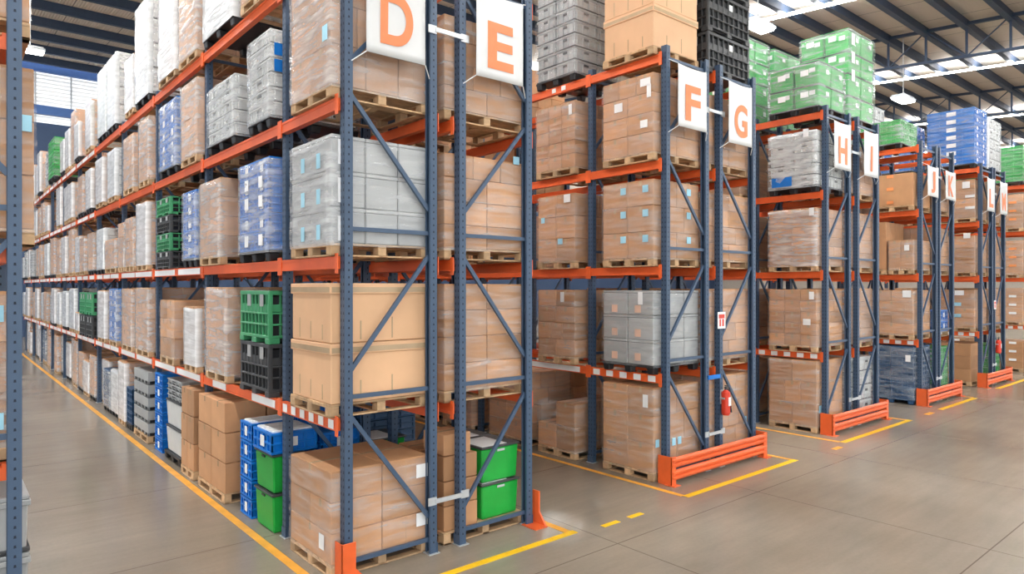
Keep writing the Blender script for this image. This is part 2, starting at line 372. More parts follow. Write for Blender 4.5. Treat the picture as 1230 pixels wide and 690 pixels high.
# beam labels and painted glare strips
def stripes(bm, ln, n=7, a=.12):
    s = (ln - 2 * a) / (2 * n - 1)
    for k in range(n): beam_label_or_glare(bm, a + 2 * k * s, a + (2 * k + 1) * s)
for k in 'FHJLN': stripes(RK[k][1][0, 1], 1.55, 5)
for k in 'FH': beam_label_or_glare(RK[k][1][1, 1], .2, 1.5)
bD = RK['D'][1]
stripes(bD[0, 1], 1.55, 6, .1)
beam_label_or_glare(bD[1, 1], .15, .95); beam_label_or_glare(bD[1, 1], 2.0, 2.6)
beam_label_or_glare(RK['F'][1][1, 4], .55, .66, z0=-.1); beam_label_or_glare(RK['F'][1][1, 4], .8, .9, z0=-.1)
for bi in range(2, 11):  # far beams: labels stretched into white strips that imitate glare on the steel
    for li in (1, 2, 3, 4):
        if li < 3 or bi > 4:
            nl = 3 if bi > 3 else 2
            for q in range(nl): beam_label_or_glare(bD[bi, li], .12 + 2.95 * q / nl, .12 + 2.95 * (q + 1) / nl - rnd.uniform(.06, .3))
# row spacers between the two rows of each pair
for a, c in (('D', 'E'), ('F', 'G'), ('H', 'I'), ('J', 'K'), ('L', 'M')):
    xa = RX[a] + 1.07; g = RX[c] - xa
    for z in (.60, 5.95):
        b = MB(); b.box(-.09, -.012, -.045, .02, .0, .045, 'galv'); b.box(g - .02, -.012, -.045, g + .09, .0, .045, 'galv'); b.bar((.0, -.02, 0), (g, -.02, 0), .05, .018, 'galv')
        link('row_spacer', b.mesh('row_spacer'), RK[a][0], (1.07, -.058, z))
# guards
def corner_guard(x, y, label, rz=0):
    o = empty('corner_guard', (x, y, 0), label, 'rack guard', 'orange corner guards at the rack marked D and E'); o.rotation_euler = (0, 0, rz)
    b = MB(); b.cbox(-.07, -.09, .0, -.058, .07, .4, 'orange', .003); b.cbox(-.07, -.09, 0, .09, -.078, .4, 'orange', .003); link('angle_plate', b.mesh('angle_plate'), o)
    b = MB(); b.cbox(-.08, -.15, 0, .22, -.06, .012, 'orange', .003); b.add([(.09, -.09, .012), (.19, -.09, .012), (.09, -.09, .12), (.09, -.078, .012), (.19, -.078, .012), (.09, -.078, .12)], [(0, 1, 2), (3, 5, 4), (0, 3, 4, 1), (1, 4, 5, 2), (2, 5, 3, 0)], 'orange'); link('foot_plate', b.mesh('foot_plate'), o)
    return o
corner_guard(RX['D'] - .03, Y0 - .03, 'orange corner guard around the near left foot of rack D')
o = empty('corner_guard', (RX['E'] + 1.17, Y0 - .05, 0), 'orange upright guard fin at the right foot of rack E', 'rack guard', 'orange corner guards at the rack marked D and E')
b = MB(); b.cbox(-.012, -.07, .0, .012, .05, .42, 'orange', .003); b.add([(-.012, -.07, 0), (-.012, -.07, .16), (-.012, -.2, 0), (.012, -.07, 0), (.012, -.07, .16), (.012, -.2, 0)], [(0, 1, 2), (3, 5, 4), (0, 2, 5, 3), (2, 1, 4, 5), (1, 0, 3, 4)], 'orange'); link('guard_blade', b.mesh('guard_blade'), o)
b = MB(); b.cbox(-.20, -.22, 0, .012, .05, .014, 'orange', .003); link('foot_plate', b.mesh('foot_plate'), o)
def end_guard(a, c):
    x0 = RX[a] - .13; x1 = RX[c] + 1.07 + .13
    o = empty('end_guard', (x0, Y0 - .2, 0), 'low orange twin rail guard across the feet of racks %s and %s' % (a, c), 'rack guard', 'orange twin rail guards at the rack ends')
    W = x1 - x0
    for z in (.26, .07):
        b = MB(); prof = [(0, .0), (-.03, .03), (-.03, .06), (.0, .08), (-.03, .10), (-.03, .13), (0, .16)]
        vs = []; n = len(prof)
        for x in (.03, W - .03):
            for py, pz in prof: vs.append((x, py, z + pz))
            for py, pz in prof: vs.append((x, py + .012, z + pz))
        fs = []
        for k in range(n - 1):
            fs.append((k, k + 1, 2 * n + k + 1, 2 * n + k)[::-1]); fs.append((n + k, n + k + 1, 3 * n + k + 1, 3 * n + k))
            fs.append((k, k + 1, n + k + 1, n + k)); fs.append((2 * n + k, 2 * n + k + 1, 3 * n + k + 1, 3 * n + k)[::-1])
        fs.append((0, n, 3 * n, 2 * n)[::-1]); fs.append((n - 1, 2 * n - 1, 4 * n - 1, 3 * n - 1))
        b.add(vs, fs, 'orange'); link('rail', b.mesh('rail'), o)
    for x in (.0, W - .11):
        b = MB(); b.cbox(x, -.02, 0, x + .11, .0, .44, 'orange', .003); b.cbox(x if x == 0 else x + .1, -.02, 0, x + .012 if x == 0 else x + .112, .24, .44, 'orange', .003)
        b.cbox(x - .03, -.09, 0, x + .14, .10, .012, 'orange', .003); link('guard_post', b.mesh('guard_post'), o)
for a, c in (('F', 'G'), ('H', 'I'), ('J', 'K'), ('L', 'M')): end_guard(a, c)
# banners with the row letters
LET = {'D': (3.40, .72, 5.48, 6.52), 'E': (4.83, .73, 5.52, 6.54), 'F': (8.75, .76, 5.53, 6.5), 'G': (10.16, .73, 5.47, 6.51), 'H': (14.05, .78, 5.48, 6.46), 'I': (15.49, .74, 5.48, 6.48),
       'J': (19.18 + .1, .77, 5.37, 6.15), 'K': (20.5 + .1, .78, 5.39, 6.16), 'L': (24.1 + .1, .74, 5.34, 6.35), 'M': (25.4 + .1, .78, 5.33, 6.36)}
for ch, (x, wd, z0, z1) in LET.items():
    me = bpy.data.meshes.new('banner'); n = 12; vs = []; fs = []; h = z1 - z0
    wave = lambda u, v: -.003 * math.sin(u * 5 + v * 3 + x) - .002 * math.sin(v * 7 + x)
    for j in range(n + 1):
        for i in range(n + 1):
            u, v = i / n, j / n
            vs.append((u * wd, wave(u, v), v * h - .02 * math.sin(math.pi * u) * v))
    m1 = len(vs); vs += [(p[0], p[1] + .003, p[2]) for p in vs]
    for j in range(n):
        for i in range(n):
            a = j * (n + 1) + i; q = (a, a + 1, a + n + 2, a + n + 1); fs += [q, tuple(k + m1 for k in q[::-1])]
    ring = [i for i in range(n + 1)] + [j * (n + 1) + n for j in range(1, n + 1)] + [n * (n + 1) + i for i in range(n - 1, -1, -1)] + [j * (n + 1) for j in range(n - 1, 0, -1)]
    for k in range(len(ring)):
        a, c = ring[k], ring[(k + 1) % len(ring)]; fs.append((c, a, a + m1, c + m1))
    me.from_pydata(vs, [], fs); me.materials.append(M['banner']); me.update()
    for p in me.polygons: p.use_smooth = True
    o = link('letter_banner', me, None, (x, Y0 - .16, z0)); tag(o, 'white hanging banner with a large orange letter %s' % ch, 'banner', 'letter banners on the rack ends')
    cu = bpy.data.curves.new('letter', 'FONT'); cu.body = ch; cu.size = .78; cu.extrude = .0012; cu.offset = .022; cu.align_x = 'CENTER'
    tmp = bpy.data.objects.new('tmp_letter', cu); COL.objects.link(tmp)
    dg = bpy.context.evaluated_depsgraph_get(); dg.update(); lm = bpy.data.meshes.new_from_object(tmp.evaluated_get(dg)); bpy.data.objects.remove(tmp)
    lm.materials.clear(); lm.materials.append(M['letter'])
    for p in lm.polygons: p.material_index = 0
    xs = [v.co.x for v in lm.vertices]; zs = [v.co.y for v in lm.vertices]; cx = (min(xs) + max(xs)) / 2; w0 = max(xs) - min(xs); h0 = max(zs) - min(zs)
    tw = .40 if ch not in 'IJ' else (.10 if ch == 'I' else .3); th = .56
    for v in lm.vertices:
        lx = (v.co.x - cx) * tw / w0 + wd * .5; lz = (v.co.y - min(zs)) * th / h0 + h * .12
        v.co = (lx, wave(lx / wd, lz / h) - .007 - v.co.z, lz)
    link('letter', lm, o)
    for k, (px, pz, qx, qz) in enumerate(((0, 0, -.12, -.10), (wd, 0, wd + .12, -.10), (0, h, -.1, h + .06), (wd, h, wd + .12, h + .06))):
        b = MB(); b.cyl((px, wave(px / wd, pz / h), pz), (qx, .10, qz), .006, 'white', 6); link('cord', b.mesh('cord'), o)

# ------------------------------------------------------------------ goods: unit meshes
def pallet_mb(w_, d_, wood='wood'):
    b = MB(); c = .003
    n = 7
    if wood == 'wood':
        for k in range(n):                   # top boards run along X, stacked along Y
            a = d_ / n; b.cbox(0, k * a + .008, .118, w_, (k + 1) * a - .008, .138, wood, c)
        for x in (0, w_ / 2 - .05, w_ - .1):
            b.cbox(x, 0, .10, x + .1, d_, .118, wood, c); b.cbox(x, 0, 0, x + .1, d_, .018, wood, c)
            for y in (0, d_ / 2 - .06, d_ - .12): b.cbox(x, y, .018, x + .1, y + .12, .10, wood, c)
        for y in (0, d_ - .1): b.cbox(0, y, .0, w_, y + .1, .018, wood, c)
    else:
        b.cbox(0, 0, .105, w_, d_, .138, wood, .006); b.cbox(-.006, -.006, .10, w_ + .006, d_ + .006, .112, wood, .004)
        for x in (0, w_ / 2 - .07, w_ - .14):
            for y in (0, d_ / 2 - .07, d_ - .14): b.cbox(x, y, .0, x + .14, y + .14, .105, wood, .012, .01)
    return b
def unit_mb(st, w_, d_, h, lab=0):
    b = MB(); g = .004
    if st == 'carton' or st == 'carton_pale':
        b.cbox(g, g, 0, w_ - g, d_ - g, h - .004, st, .007)
        ym = d_ / 2
        b.box(.01, ym - .03, h - .0045, w_ - .01, ym + .03, h - .0032, 'tape'); b.box(g - .001, ym - .025, h - .09, g + .002, ym + .025, h - .01, 'tape')
        xm = w_ / 2
        b.box(xm - .002, g - .001, .01, xm + .002, g + .002, h - .02, 'tape')
    elif st == 'gbox':
        b.cbox(.008, .008, 0, w_ - .008, d_ - .008, h * .88, 'grey', .01); b.cbox(g, g, h * .885, w_ - g, d_ - g, h - .006, 'grey', .008); b.cbox(.012, .012, h * .87, w_ - .012, d_ - .012, h * .89, 'dark', .002)
    elif st in ('tote', 'ltote'):
        mt = 'grey' if st == 'tote' else 'lgrey'
        b.cbox(.02, .02, 0, w_ - .02, d_ - .02, h * .86, mt, .012, .012)
        b.cbox(g, g, h * .80, w_ - g, d_ - g, h * .90, mt, .006)
        b.cbox(.012, .012, h * .90, w_ - .012, d_ - .012, h - .006, mt, .01)
        for k in range(4):
            y = d_ * (.12 + .76 * k / 3); b.cbox(.006, y - .01, h * .06, .03, y + .01, h * .80, mt, .003)
            x = w_ * (.12 + .76 * k / 3); b.cbox(x - .01, .006, h * .06, x + .01, .03, h * .80, mt, .003)
        b.cbox(.002, d_ * .4, h * .56, .02, d_ * .6, h * .72, 'dark', .004); b.cbox(w_ * .4, .002, h * .56, w_ * .6, .02, h * .72, 'dark', .004)
        b.cbox(.010, .010, 0, w_ - .010, d_ - .010, h * .07, 'dark', .004)  # dark band paints the shaded gap between stacked totes
    elif st in ('bluecrate', 'navycrate', 'trays', 'greencrate'):
        mt = {'bluecrate': 'blue', 'navycrate': 'navy', 'trays': 'grey', 'greencrate': 'green'}[st]; dk = 'black' if st == 'trays' else mt
        b.cbox(.03, .03, 0, w_ - .03, d_ - .03, h * .93, dk, .006)
        for z0, z1 in ((0, .12), (.42, .52), (.84, .97)) if st != 'trays' else ((.25, .97),):
            b.cbox(g, g, h * z0, w_ - g, d_ - g, h * z1, mt, .006)
        for k in range(5):
            y = (d_ - .05) * k / 4; b.cbox(.008, y + .008, h * .02, .03, y + .042, h * .9, mt, .003)
            x = (w_ - .05) * k / 4; b.cbox(x + .008, .008, h * .02, x + .042, .03, h * .9, mt, .003)
        if st == 'bluecrate':
            b.box(.002, d_ * .38, h * .25, .006, d_ * .58, h * .75, 'white'); b.box(w_ * .4, .002, h * .3, w_ * .56, .006, h * .72, 'white')
    elif st == 'greenbox':
        b.cbox(.015, .015, 0, w_ - .015, d_ - .015, h * .9, 'green', .014, .018)
        b.cbox(g, g, h * .9, w_ - g, d_ - g, h * .955, 'dark', .005); b.cbox(.014, .014, h * .955, w_ - .014, d_ - .014, h - .002, 'green', .008)
        b.box(.0, d_ * .15, h * .48, .006, d_ * .38, h * .68, 'white'); b.box(w_ * .55, .0, h * .48, w_ * .75, .006, h * .68, 'white')
    elif st in ('vgreen', 'vblack'):
        mt = 'gcrate' if st == 'vgreen' else 'dark'
        b.cbox(.045, .045, .05, w_ - .045, d_ - .045, h * .9, 'black', .01)
        for z0, z1 in ((.10, .155), (.34, .38), (.55, .59), (.92, 1.0)): b.cbox(g, g, h * z0, w_ - g, d_ - g, h * z1 - .002, mt, .006)
        b.cbox(.02, .02, h * .59, w_ - .02, d_ - .02, h * .74, mt, .006)
        n = 9
        for k in range(n):
            y = (d_ - .05) * k / (n - 1); ww = .05 if k in (0, n - 1) else .022
            b.cbox(.012, y, h * .1, .05, y + ww, h * .98, mt, .003); x = (w_ - .05) * k / (n - 1); b.cbox(x, .012, h * .1, x + ww, .05, h * .98, mt, .003)
        for x in (0, w_ / 2 - .07, w_ - .14):
            for y in (0, d_ / 2 - .07, d_ - .14): b.cbox(x, y, 0, x + .14, y + .14, h * .1, mt, .006)
        for y in (.2, .62): b.box(.004, d_ * y, h * .7, .011, d_ * y + .12, h * .93, 'grey')
        b.box(w_ * .5, .004, h * .7, w_ * .5 + .1, .011, h * .85, 'white')
    return b
def unit(st, w_, d_, h):
    w_, d_, h = round(w_, 3), round(d_, 3), round(h, 3)
    return cached(({'gbox': 'storage_box', 'carton': 'carton', 'carton_pale': 'carton', 'tote': 'tote', 'ltote': 'tote', 'bluecrate': 'crate', 'navycrate': 'crate', 'greencrate': 'crate', 'trays': 'tray', 'greenbox': 'lidded_box'}.get(st, 'container'), st, w_, d_, h), lambda: unit_mb(st, w_, d_, h))
def film_mesh(w_, d_, h, mat, seed):
    key = ('plastic_wrap', round(w_, 1), round(d_, 1), round(h, 1), mat, seed)
    if key in CACHE: me0 = CACHE[key][0]; return me0, CACHE[key][1]
    n, mz = 8, 14; vs = []; fs = []; o = .012
    cols = [(-o + (w_ + 2 * o) * i / n, -o, 0, -1) for i in range(n)] + [(w_ + o, -o + (d_ + 2 * o) * i / n, 1, 0) for i in range(n)] + \
           [(w_ + o - (w_ + 2 * o) * i / n, d_ + o, 0, 1) for i in range(n)] + [(-o, d_ + o - (d_ + 2 * o) * i / n, -1, 0) for i in range(n)]
    P = len(cols)
    for j in range(mz + 1):
        z = h * j / mz
        for x, y, nx, ny in cols:
            q = .009 * noise.noise(Vector((x * 3 + seed * 9, y * 3, z * 5 + (x + y) * 1.5)))
            vs.append((x + nx * q, y + ny * q, z - .03 + (.03 * noise.noise(Vector((x * 2, y * 2, seed * 5))) if j == mz else 0)))
    for j in range(mz):
        for i in range(P):
            a = j * P + i; c = j * P + (i + 1) % P; fs.append((a, c, c + P, a + P))
    # folded over the top edge
    t = len(vs)
    for x, y, nx, ny in cols: vs.append((min(max(x, .1), w_ - .1), min(max(y, .1), d_ - .1), h - .012))
    for i in range(P):
        a = mz * P + i; c = mz * P + (i + 1) % P; fs.append((a, c, t + (i + 1) % P, t + i))
    me = bpy.data.meshes.new('plastic_wrap'); me.from_pydata(vs, [], fs); me.materials.append(M[mat]); me.update()
    for p in me.polygons: p.use_smooth = True
    CACHE[key] = (me, (w_, d_, h)); return CACHE[key]
UN = {'gbox': 'storage_box', 'carton': 'carton', 'carton_pale': 'carton', 'tote': 'tote', 'ltote': 'tote', 'bluecrate': 'crate', 'navycrate': 'crate', 'greencrate': 'crate', 'trays': 'tray', 'greenbox': 'lidded_box', 'vgreen': 'container', 'vblack': 'container'}
def layout(st, W, D, H, nx, ny, nz, rr):
    """boxes of the stack that can be seen (skips the ones buried inside)"""
    out = []
    for k in range(nz):
        z0, z1 = H * k / nz, H * (k + 1) / nz
        mx, my = nx, ny
        if st == 'carton' and nz > 1:
            mx, my = max(1, nx + (k % 2 if rr.random() < .6 else 0)), max(1, ny + (rr.choice((0, 1)) if k % 2 else 0))
        for i in range(mx):
            for j in range(my):
                if i in (0, mx - 1) or j in (0, my - 1) or k == nz - 1:
                    out.append((W * i / mx, D * j / my, z0, W / mx, D / my, z1 - z0))
    return out
def load(x, y, z, top, st, label, group, W=1.2, D=1.0, n=(2, 2, 4), film=1, pal='wood', detail=2, labels=(), topn=None, cat=None, seed=None):
    """film-wrapped or banded goods on a pallet: one thing that a fork truck lifts as one piece"""
    rr = random.Random(int(x * 131 + y * 17 + z * 7) if seed is None else seed)
    r = empty('pallet_load', (x, y, z), label, cat or 'pallet load', group)
    link('pallet', cached(('pallet', W, round(D, 2), pal), lambda: pallet_mb(W, D, pal)), r)
    H = top - z - .14; lst = layout(st, W, D, H, *n, rr)
    if topn:  # lower step in the stack: remove the top layer over a part of the pallet
        lst = [b_ for b_ in lst if not (b_[2] + b_[5] > H - .01 and topn(b_[0], b_[1]))]
    if detail == 2:
        for (bx, by, bz, w_, d_, h_) in lst:
            link(UN[st], unit(st, w_, d_, h_), r, (bx, by, bz + .14))
    else:
        b = MB()
        for (bx, by, bz, w_, d_, h_) in lst:
            u = unit(st, w_, d_, h_)
            vs = [(v.co.x + bx, v.co.y + by, v.co.z + bz) for v in u.vertices]; o_ = len(b.v); b.v += vs
            for p in u.polygons: b.f.append([o_ + k for k in p.vertices]); b.m.append(b.mi(u.materials[p.material_index].name_full and MATKEY[u.materials[p.material_index].name]))
        link(UN[st] + '_stack', b.mesh(UN[st] + '_stack'), r, (0, 0, .14))
    if film:
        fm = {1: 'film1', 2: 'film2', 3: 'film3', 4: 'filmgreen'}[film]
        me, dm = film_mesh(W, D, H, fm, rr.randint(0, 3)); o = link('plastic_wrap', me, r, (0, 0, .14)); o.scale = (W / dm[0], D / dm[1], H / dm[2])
    for lb in labels:  # (face, u, v, w, h, mat): face 'x' = aisle side, 'y' = end side
        f_, u_, v_, lw, lh, mt = lb; b = MB()
        if f_ == 'x': b.box(-.016, u_ - lw / 2, v_ - lh / 2, -.0125, u_ + lw / 2, v_ + lh / 2, mt)
        else: b.box(u_ - lw / 2, -.016, v_ - lh / 2, u_ + lw / 2, -.0125, v_ + lh / 2, mt)
        link('paper_label', b.mesh('paper_label'), r, (0, 0, .14))
    return r
MATKEY = {m.name: k for k, m in M.items()}
def single(st, x, y, z, w_, d_, h, label, cat, group, name=None, rz=0, parts=()):
    o = link(name or UN[st], unit(st, w_, d_, h), None, (x, y, z), rz); tag(o, label, cat, group); return o
def bare_pallet(x, y, z, label, W=1.2, D=1.0, pal='wood'):
    o = link('pallet', cached(('pallet', W, round(D, 2), pal), lambda: pallet_mb(W, D, pal)), None, (x, y, z)); tag(o, label, 'pallet', 'pallets under loose goods'); return o
def big_lidded(x, y, z, w_, d_, h, label, group):
    o = empty('large_carton', (x, y, z), label, 'carton', group)
    b = MB(); b.cbox(.02, .02, 0, w_ - .02, d_ - .02, h - .10, 'carton_pale', .008)
    for k in (.22, .5, .78): b.box(.018, d_ * k - .008, .03, .021, d_ * k + .008, .03 + .22 * h + .1 * k, 'tape')
    for k in (.3, .62): b.box(w_ * k - .008, .018, .03, w_ * k + .008, .021, .2 + .1 * k, 'tape')
    link('carton_body', b.mesh('carton_body'), o)
    b = MB(); b.cbox(.004, .004, h - .12, w_ - .004, d_ - .004, h - .004, 'carton_pale', .006); b.box(.001, .02, h - .10, .005, d_ - .02, h - .045, 'tape'); b.box(.02, .001, h - .10, w_ - .02, .005, h - .045, 'tape')
    link('carton_lid', b.mesh('carton_lid'), o)
    return o

LVN = ['on the floor', 'on the first beam', 'on the second beam', 'on the third beam', 'on the top beam']
BN = ['end bay', 'second bay', 'third bay', 'fourth bay', 'fifth bay', 'sixth bay', 'seventh bay', 'eighth bay', 'ninth bay', 'tenth bay', 'last bay']
GR = lambda li, row: 'pallet loads %s of rack %s' % (LVN[li], row)
DX = 3.11
def d(li, y0, y1, top, st, label, n=(2, 2, 4), film=1, pal='wood', detail=2, x=DX, W=1.2, **k):
    z = LV[li] + .002
    return load(x, y0, z, top, st, label, GR(li, 'D'), W=W, D=round(y1 - y0, 2), n=n, film=film, pal=pal, detail=detail, **k)
# ---------------- rack D, end bay, from the floor up
d(0, 6.56, 7.62, 1.11, 'carton', 'low film-wrapped carton stack on the floor at the near corner of rack D', n=(2, 1, 3), film=1, labels=[('x', .2, .2, .12, .16, 'white'), ('y', 1.1, .8, .15, .15, 'white'), ('y', 1.1, .25, .15, .15, 'white')])
bare_pallet(DX, 6.58, LV[1] + .002, 'pale wooden pallet under the large lidded cartons of rack D', D=1.04)
big_lidded(DX, 6.58, LV[1] + .142, 1.2, 1.04, .635, 'large pale lidded carton of rack D, lower one standing on the pallet', 'large lidded cartons on rack D')
big_lidded(DX, 6.58, LV[1] + .779, 1.2, 1.04, .635, 'large pale lidded carton of rack D, upper one just under the second beam', 'large lidded cartons on rack D')
gl = [('x', u, v, .09, .16, 'lblue') for u in (.28, .68) for v in (.12, .5, .88)] + [('y', .1, v, .06, .26, 'white') for v in (.15, .55, .95)]
d(2, 6.56, 7.60, 4.63, 'gbox', 'film-wrapped grey tote stack on the second beam in the end bay of rack D', n=(3, 2, 3), film=2, labels=gl)
d(3, 6.56, 7.60, 6.42, 'carton', 'tall film-wrapped brown cartons behind the letter D banner', n=(3, 2, 3), film=2, labels=[('y', .12, .95, .12, .12, 'lblue'), ('x', .12, .55, .12, .16, 'lblue')])
# second bay
d(2, 8.28, 9.35, 4.65, 'bluecrate', 'tall film-wrapped blue crate stack on the second beam of rack D, second bay', n=(2, 2, 5), film=2, pal='black', labels=[('x', u, v, .13, .14, 'white') for u in (.25, .75) for v in (.13, .62, .86)])
d(2, 10.15, 11.15, 4.62, 'carton', 'tidy brown carton stack on the second beam of rack D, second bay, farther one', n=(2, 2, 4), film=2)
bg = 'vented containers on rack D'
single('vblack', DX, 8.28, LV[1] + .002, 1.2, 1.05, .66, 'black vented container directly under the green one on rack D', 'container', bg)
single('vgreen', DX, 8.28, LV[1] + .664, 1.2, 1.05, .66, 'green vented container on top of the black one, first beam of rack D', 'container', bg)
d(1, 9.85, 10.85, 3.03, 'carton', 'film-wrapped carton stack on the first beam of rack D, right of the sagging white load', n=(2, 2, 4), film=2)
d(3, 8.25, 9.0, 6.22, 'ltote', 'grey tote stack with two blue bins on the third beam of rack D', n=(2, 1, 6), film=2, pal='black', labels=[('y', .2, v, .3, .15, 'blue') for v in (.62, .82)])
d(3, 9.55, 10.75, 5.98, 'ltote', 'film-wrapped pale grey tote stack on the third beam of rack D, second bay, farther one', n=(2, 2, 5), film=2, pal='black')
d(4, 8.2, 9.3, 8.4, 'carton', 'carton load on a pale pallet, top beam of rack D, second bay, nearer one', n=(2, 2, 4), film=1)
d(4, 9.6, 10.95, 8.6, 'ltote', 'grey-white film-wrapped load on a black pallet, top beam of rack D, second bay', n=(2, 2, 5), film=3, pal='black')
# third bay
d(2, 11.35, 12.1, 4.58, 'bluecrate', 'narrow film-wrapped blue crate stack right of the green and black containers on rack D', n=(2, 1, 5), film=2, pal='black')
for k, (st, nm) in enumerate((('vblack', 'bottom black'), ('vgreen', 'lower green'), ('vblack', 'upper black'), ('vgreen', 'topmost green'))):
    single(st, DX, 12.9, LV[2] + .002 + k * .32, 1.2, 1.0, .315, '%s vented container of the stack on the second beam of rack D' % nm, 'container', bg)
d(1, 11.3, 12.0, 2.72, 'carton', 'small sagging carton load under thick white film, first beam of rack D', n=(2, 2, 2), film=3)
d(1, 12.65, 13.6, 2.8, 'carton', 'lower carton load with bare top row, first beam of rack D, third bay', n=(2, 2, 3), film=1)
d(3, 11.3, 12.2, 6.35, 'carton', 'brown load under crumpled film on the third beam of rack D, third bay, nearer one', n=(2, 2, 4), film=2)
d(3, 12.5, 13.65, 6.3, 'bluecrate', 'blue crates under white film on the third beam of rack D, third bay, farther one', n=(2, 2, 5), film=2, pal='black')
d(4, 11.3, 12.35, 8.5, 'carton', 'brown film-wrapped load on a wooden pallet, top beam of rack D, third bay, nearer one', n=(2, 2, 4), film=2)
d(4, 12.55, 13.7, 8.9, 'carton', 'brown and white wrapped load, top beam of rack D, third bay, farther one', n=(2, 2, 4), film=3)
# fourth bay
d(2, 14.6, 15.5, 4.72, 'carton', 'tall plain carton stack with white film on its aisle side, second beam of rack D', n=(1, 1, 3), film=3)
d(2, 15.75, 16.6, 4.5, 'carton', 'grey-brown wrapped load behind the tall white-sided one, second beam of rack D', n=(2, 2, 4), film=2)
d(2, 16.7, 17.35, 4.45, 'carton', 'narrow half-wrapped carton load on the second beam of rack D, fourth bay', n=(1, 1, 3), film=2)
d(1, 14.45, 15.6, 3.02, 'carton', 'film-wrapped carton stack on the first beam of rack D, fourth bay, nearer one', n=(2, 2, 4), film=2)
d(1, 15.9, 16.95, 3.0, 'carton', 'white-topped wrapped carton stack on the first beam of rack D, fourth bay, farther one', n=(2, 2, 4), film=2)
d(3, 14.45, 15.3, 6.35, 'carton', 'slim wrapped carton load on the third beam of rack D, fourth bay, nearer one', n=(2, 2, 5), film=2)
d(3, 15.8, 16.8, 6.25, 'carton', 'wrapped carton load on the third beam of rack D, fourth bay, farther one', n=(2, 2, 5), film=2)
d(4, 14.45, 15.6, 8.7, 'ltote', 'tallest white tote stack on the top beam of rack D, lit by the roof', n=(2, 2, 4), film=3, pal='black', detail=1)
d(4, 15.8, 16.6, 7.9, 'carton', 'lower white load behind the tallest tote stack, top beam of rack D', n=(2, 2, 3), film=3, detail=1)
# further explicit ones
d(1, 17.5, 18.4, 3.0, 'bluecrate', 'film-wrapped blue crate stack on the first beam of rack D, fifth bay', n=(2, 2, 5), film=2, detail=1)
d(1, 18.9, 19.85, 2.95, 'carton', 'grey-brown wrapped load on the first beam of rack D behind the blue crates', n=(2, 2, 4), film=3, detail=1)
for k in range(2):
    for q, y in enumerate((20.7, 21.8)):
        single('vgreen' if k else 'vblack', DX, y, LV[1] + .002 + k * .62, 1.2, 1.0, .6, '%s vented container in the sixth bay of rack D, first beam, %s stack' % (('black', 'green')[k], ('nearer', 'farther')[q]), 'container', bg)
d(1, 22.88, 23.5, 2.3, 'carton', 'small white wrapped load beside the far green containers, first beam of rack D', n=(1, 1, 2), film=3, detail=1)
d(2, 17.6, 18.9, 4.15, 'carton', 'low wrapped carton load in front of a gap, second beam of rack D, fifth bay', n=(2, 2, 3), film=2, detail=1)
d(4, 17.6, 18.6, 8.42, 'ltote', 'white wrapped tote stack, top beam of rack D, fifth bay, nearer one', n=(2, 2, 4), film=3, pal='black', detail=1)
d(4, 18.75, 19.85, 8.42, 'greenbox', 'white wrapped boxes showing green at the foot, top beam of rack D', n=(2, 2, 4), film=3, pal='black', detail=1)
d(4, 20.8, 21.7, 8.0, 'carton', 'brown carton load with white side, top beam of rack D, sixth bay', n=(1, 1, 3), film=3, detail=1)
d(4, 27.3, 28.9, 8.1, 'greencrate', 'bright green box column, top beam of rack D near its far end', n=(2, 2, 5), film=1, pal='black', detail=1, W=1.35, x=DX - .1)
# automatic fill of the far bays
LOOK = [('carton', 3, 'white film-wrapped carton load'), ('carton', 2, 'half-wrapped brown carton load'), ('ltote', 3, 'pale wrapped tote load'), ('carton', 3, 'bright wrapped carton load'), ('tote', 2, 'grey tote load'), ('carton', 2, 'brown and white wrapped load'), ('bluecrate', 3, 'bluish wrapped crate load'), ('navycrate', 2, 'dark crate load')]
WT = [30, 14, 14, 16, 8, 12, 5, 4]
used = {(1, 17.5), (4, 27.3)}
busy = {1: 23.5, 2: 18.95, 3: 17.4, 4: 21.8, 0: 17.4}
for li in range(5):
    for bi in range(4, 11):
        b0, b1 = BAYS[bi + 1 - 1] + .1, BAYS[bi + 1] - .08 if bi + 1 < len(BAYS) else 39.3
        ns = rnd.choice((2, 3, 3)); pitch = (b1 - b0) / ns; nm = {2: ('nearer', 'farther'), 3: ('nearest', 'middle', 'farthest')}[ns]
        for s in range(ns):
            ya = b0 + pitch * s + rnd.uniform(0, .04); yb = ya + min(pitch - .1, rnd.uniform(.85, 1.1))
            if ya < busy[li] or (li == 4 and yb > 27.1 and ya < 28.95): continue
            if rnd.random() < .05: continue
            st, fl, txt = rnd.choices(LOOK, WT if li else [10, 28, 8, 8, 14, 22, 4, 10])[0]
            top = (rnd.uniform(.95, 1.5) if li == 0 else LV[li] + rnd.uniform(1.05, 1.42) if li < 4 else 6.65 + rnd.uniform(1.1, 1.75))
            d(li, ya, yb, top, st, '%s %s of rack D, %s back, %s' % (txt, LVN[li], BN[bi], nm[s]), n=(2, 1 if rnd.random() < .4 else 2, rnd.choice((3, 4, 5))), film=fl, pal=rnd.choice(('wood', 'wood', 'black')), detail=1, x=DX + (rnd.uniform(-.05, .07) if li else rnd.uniform(0, .2)))
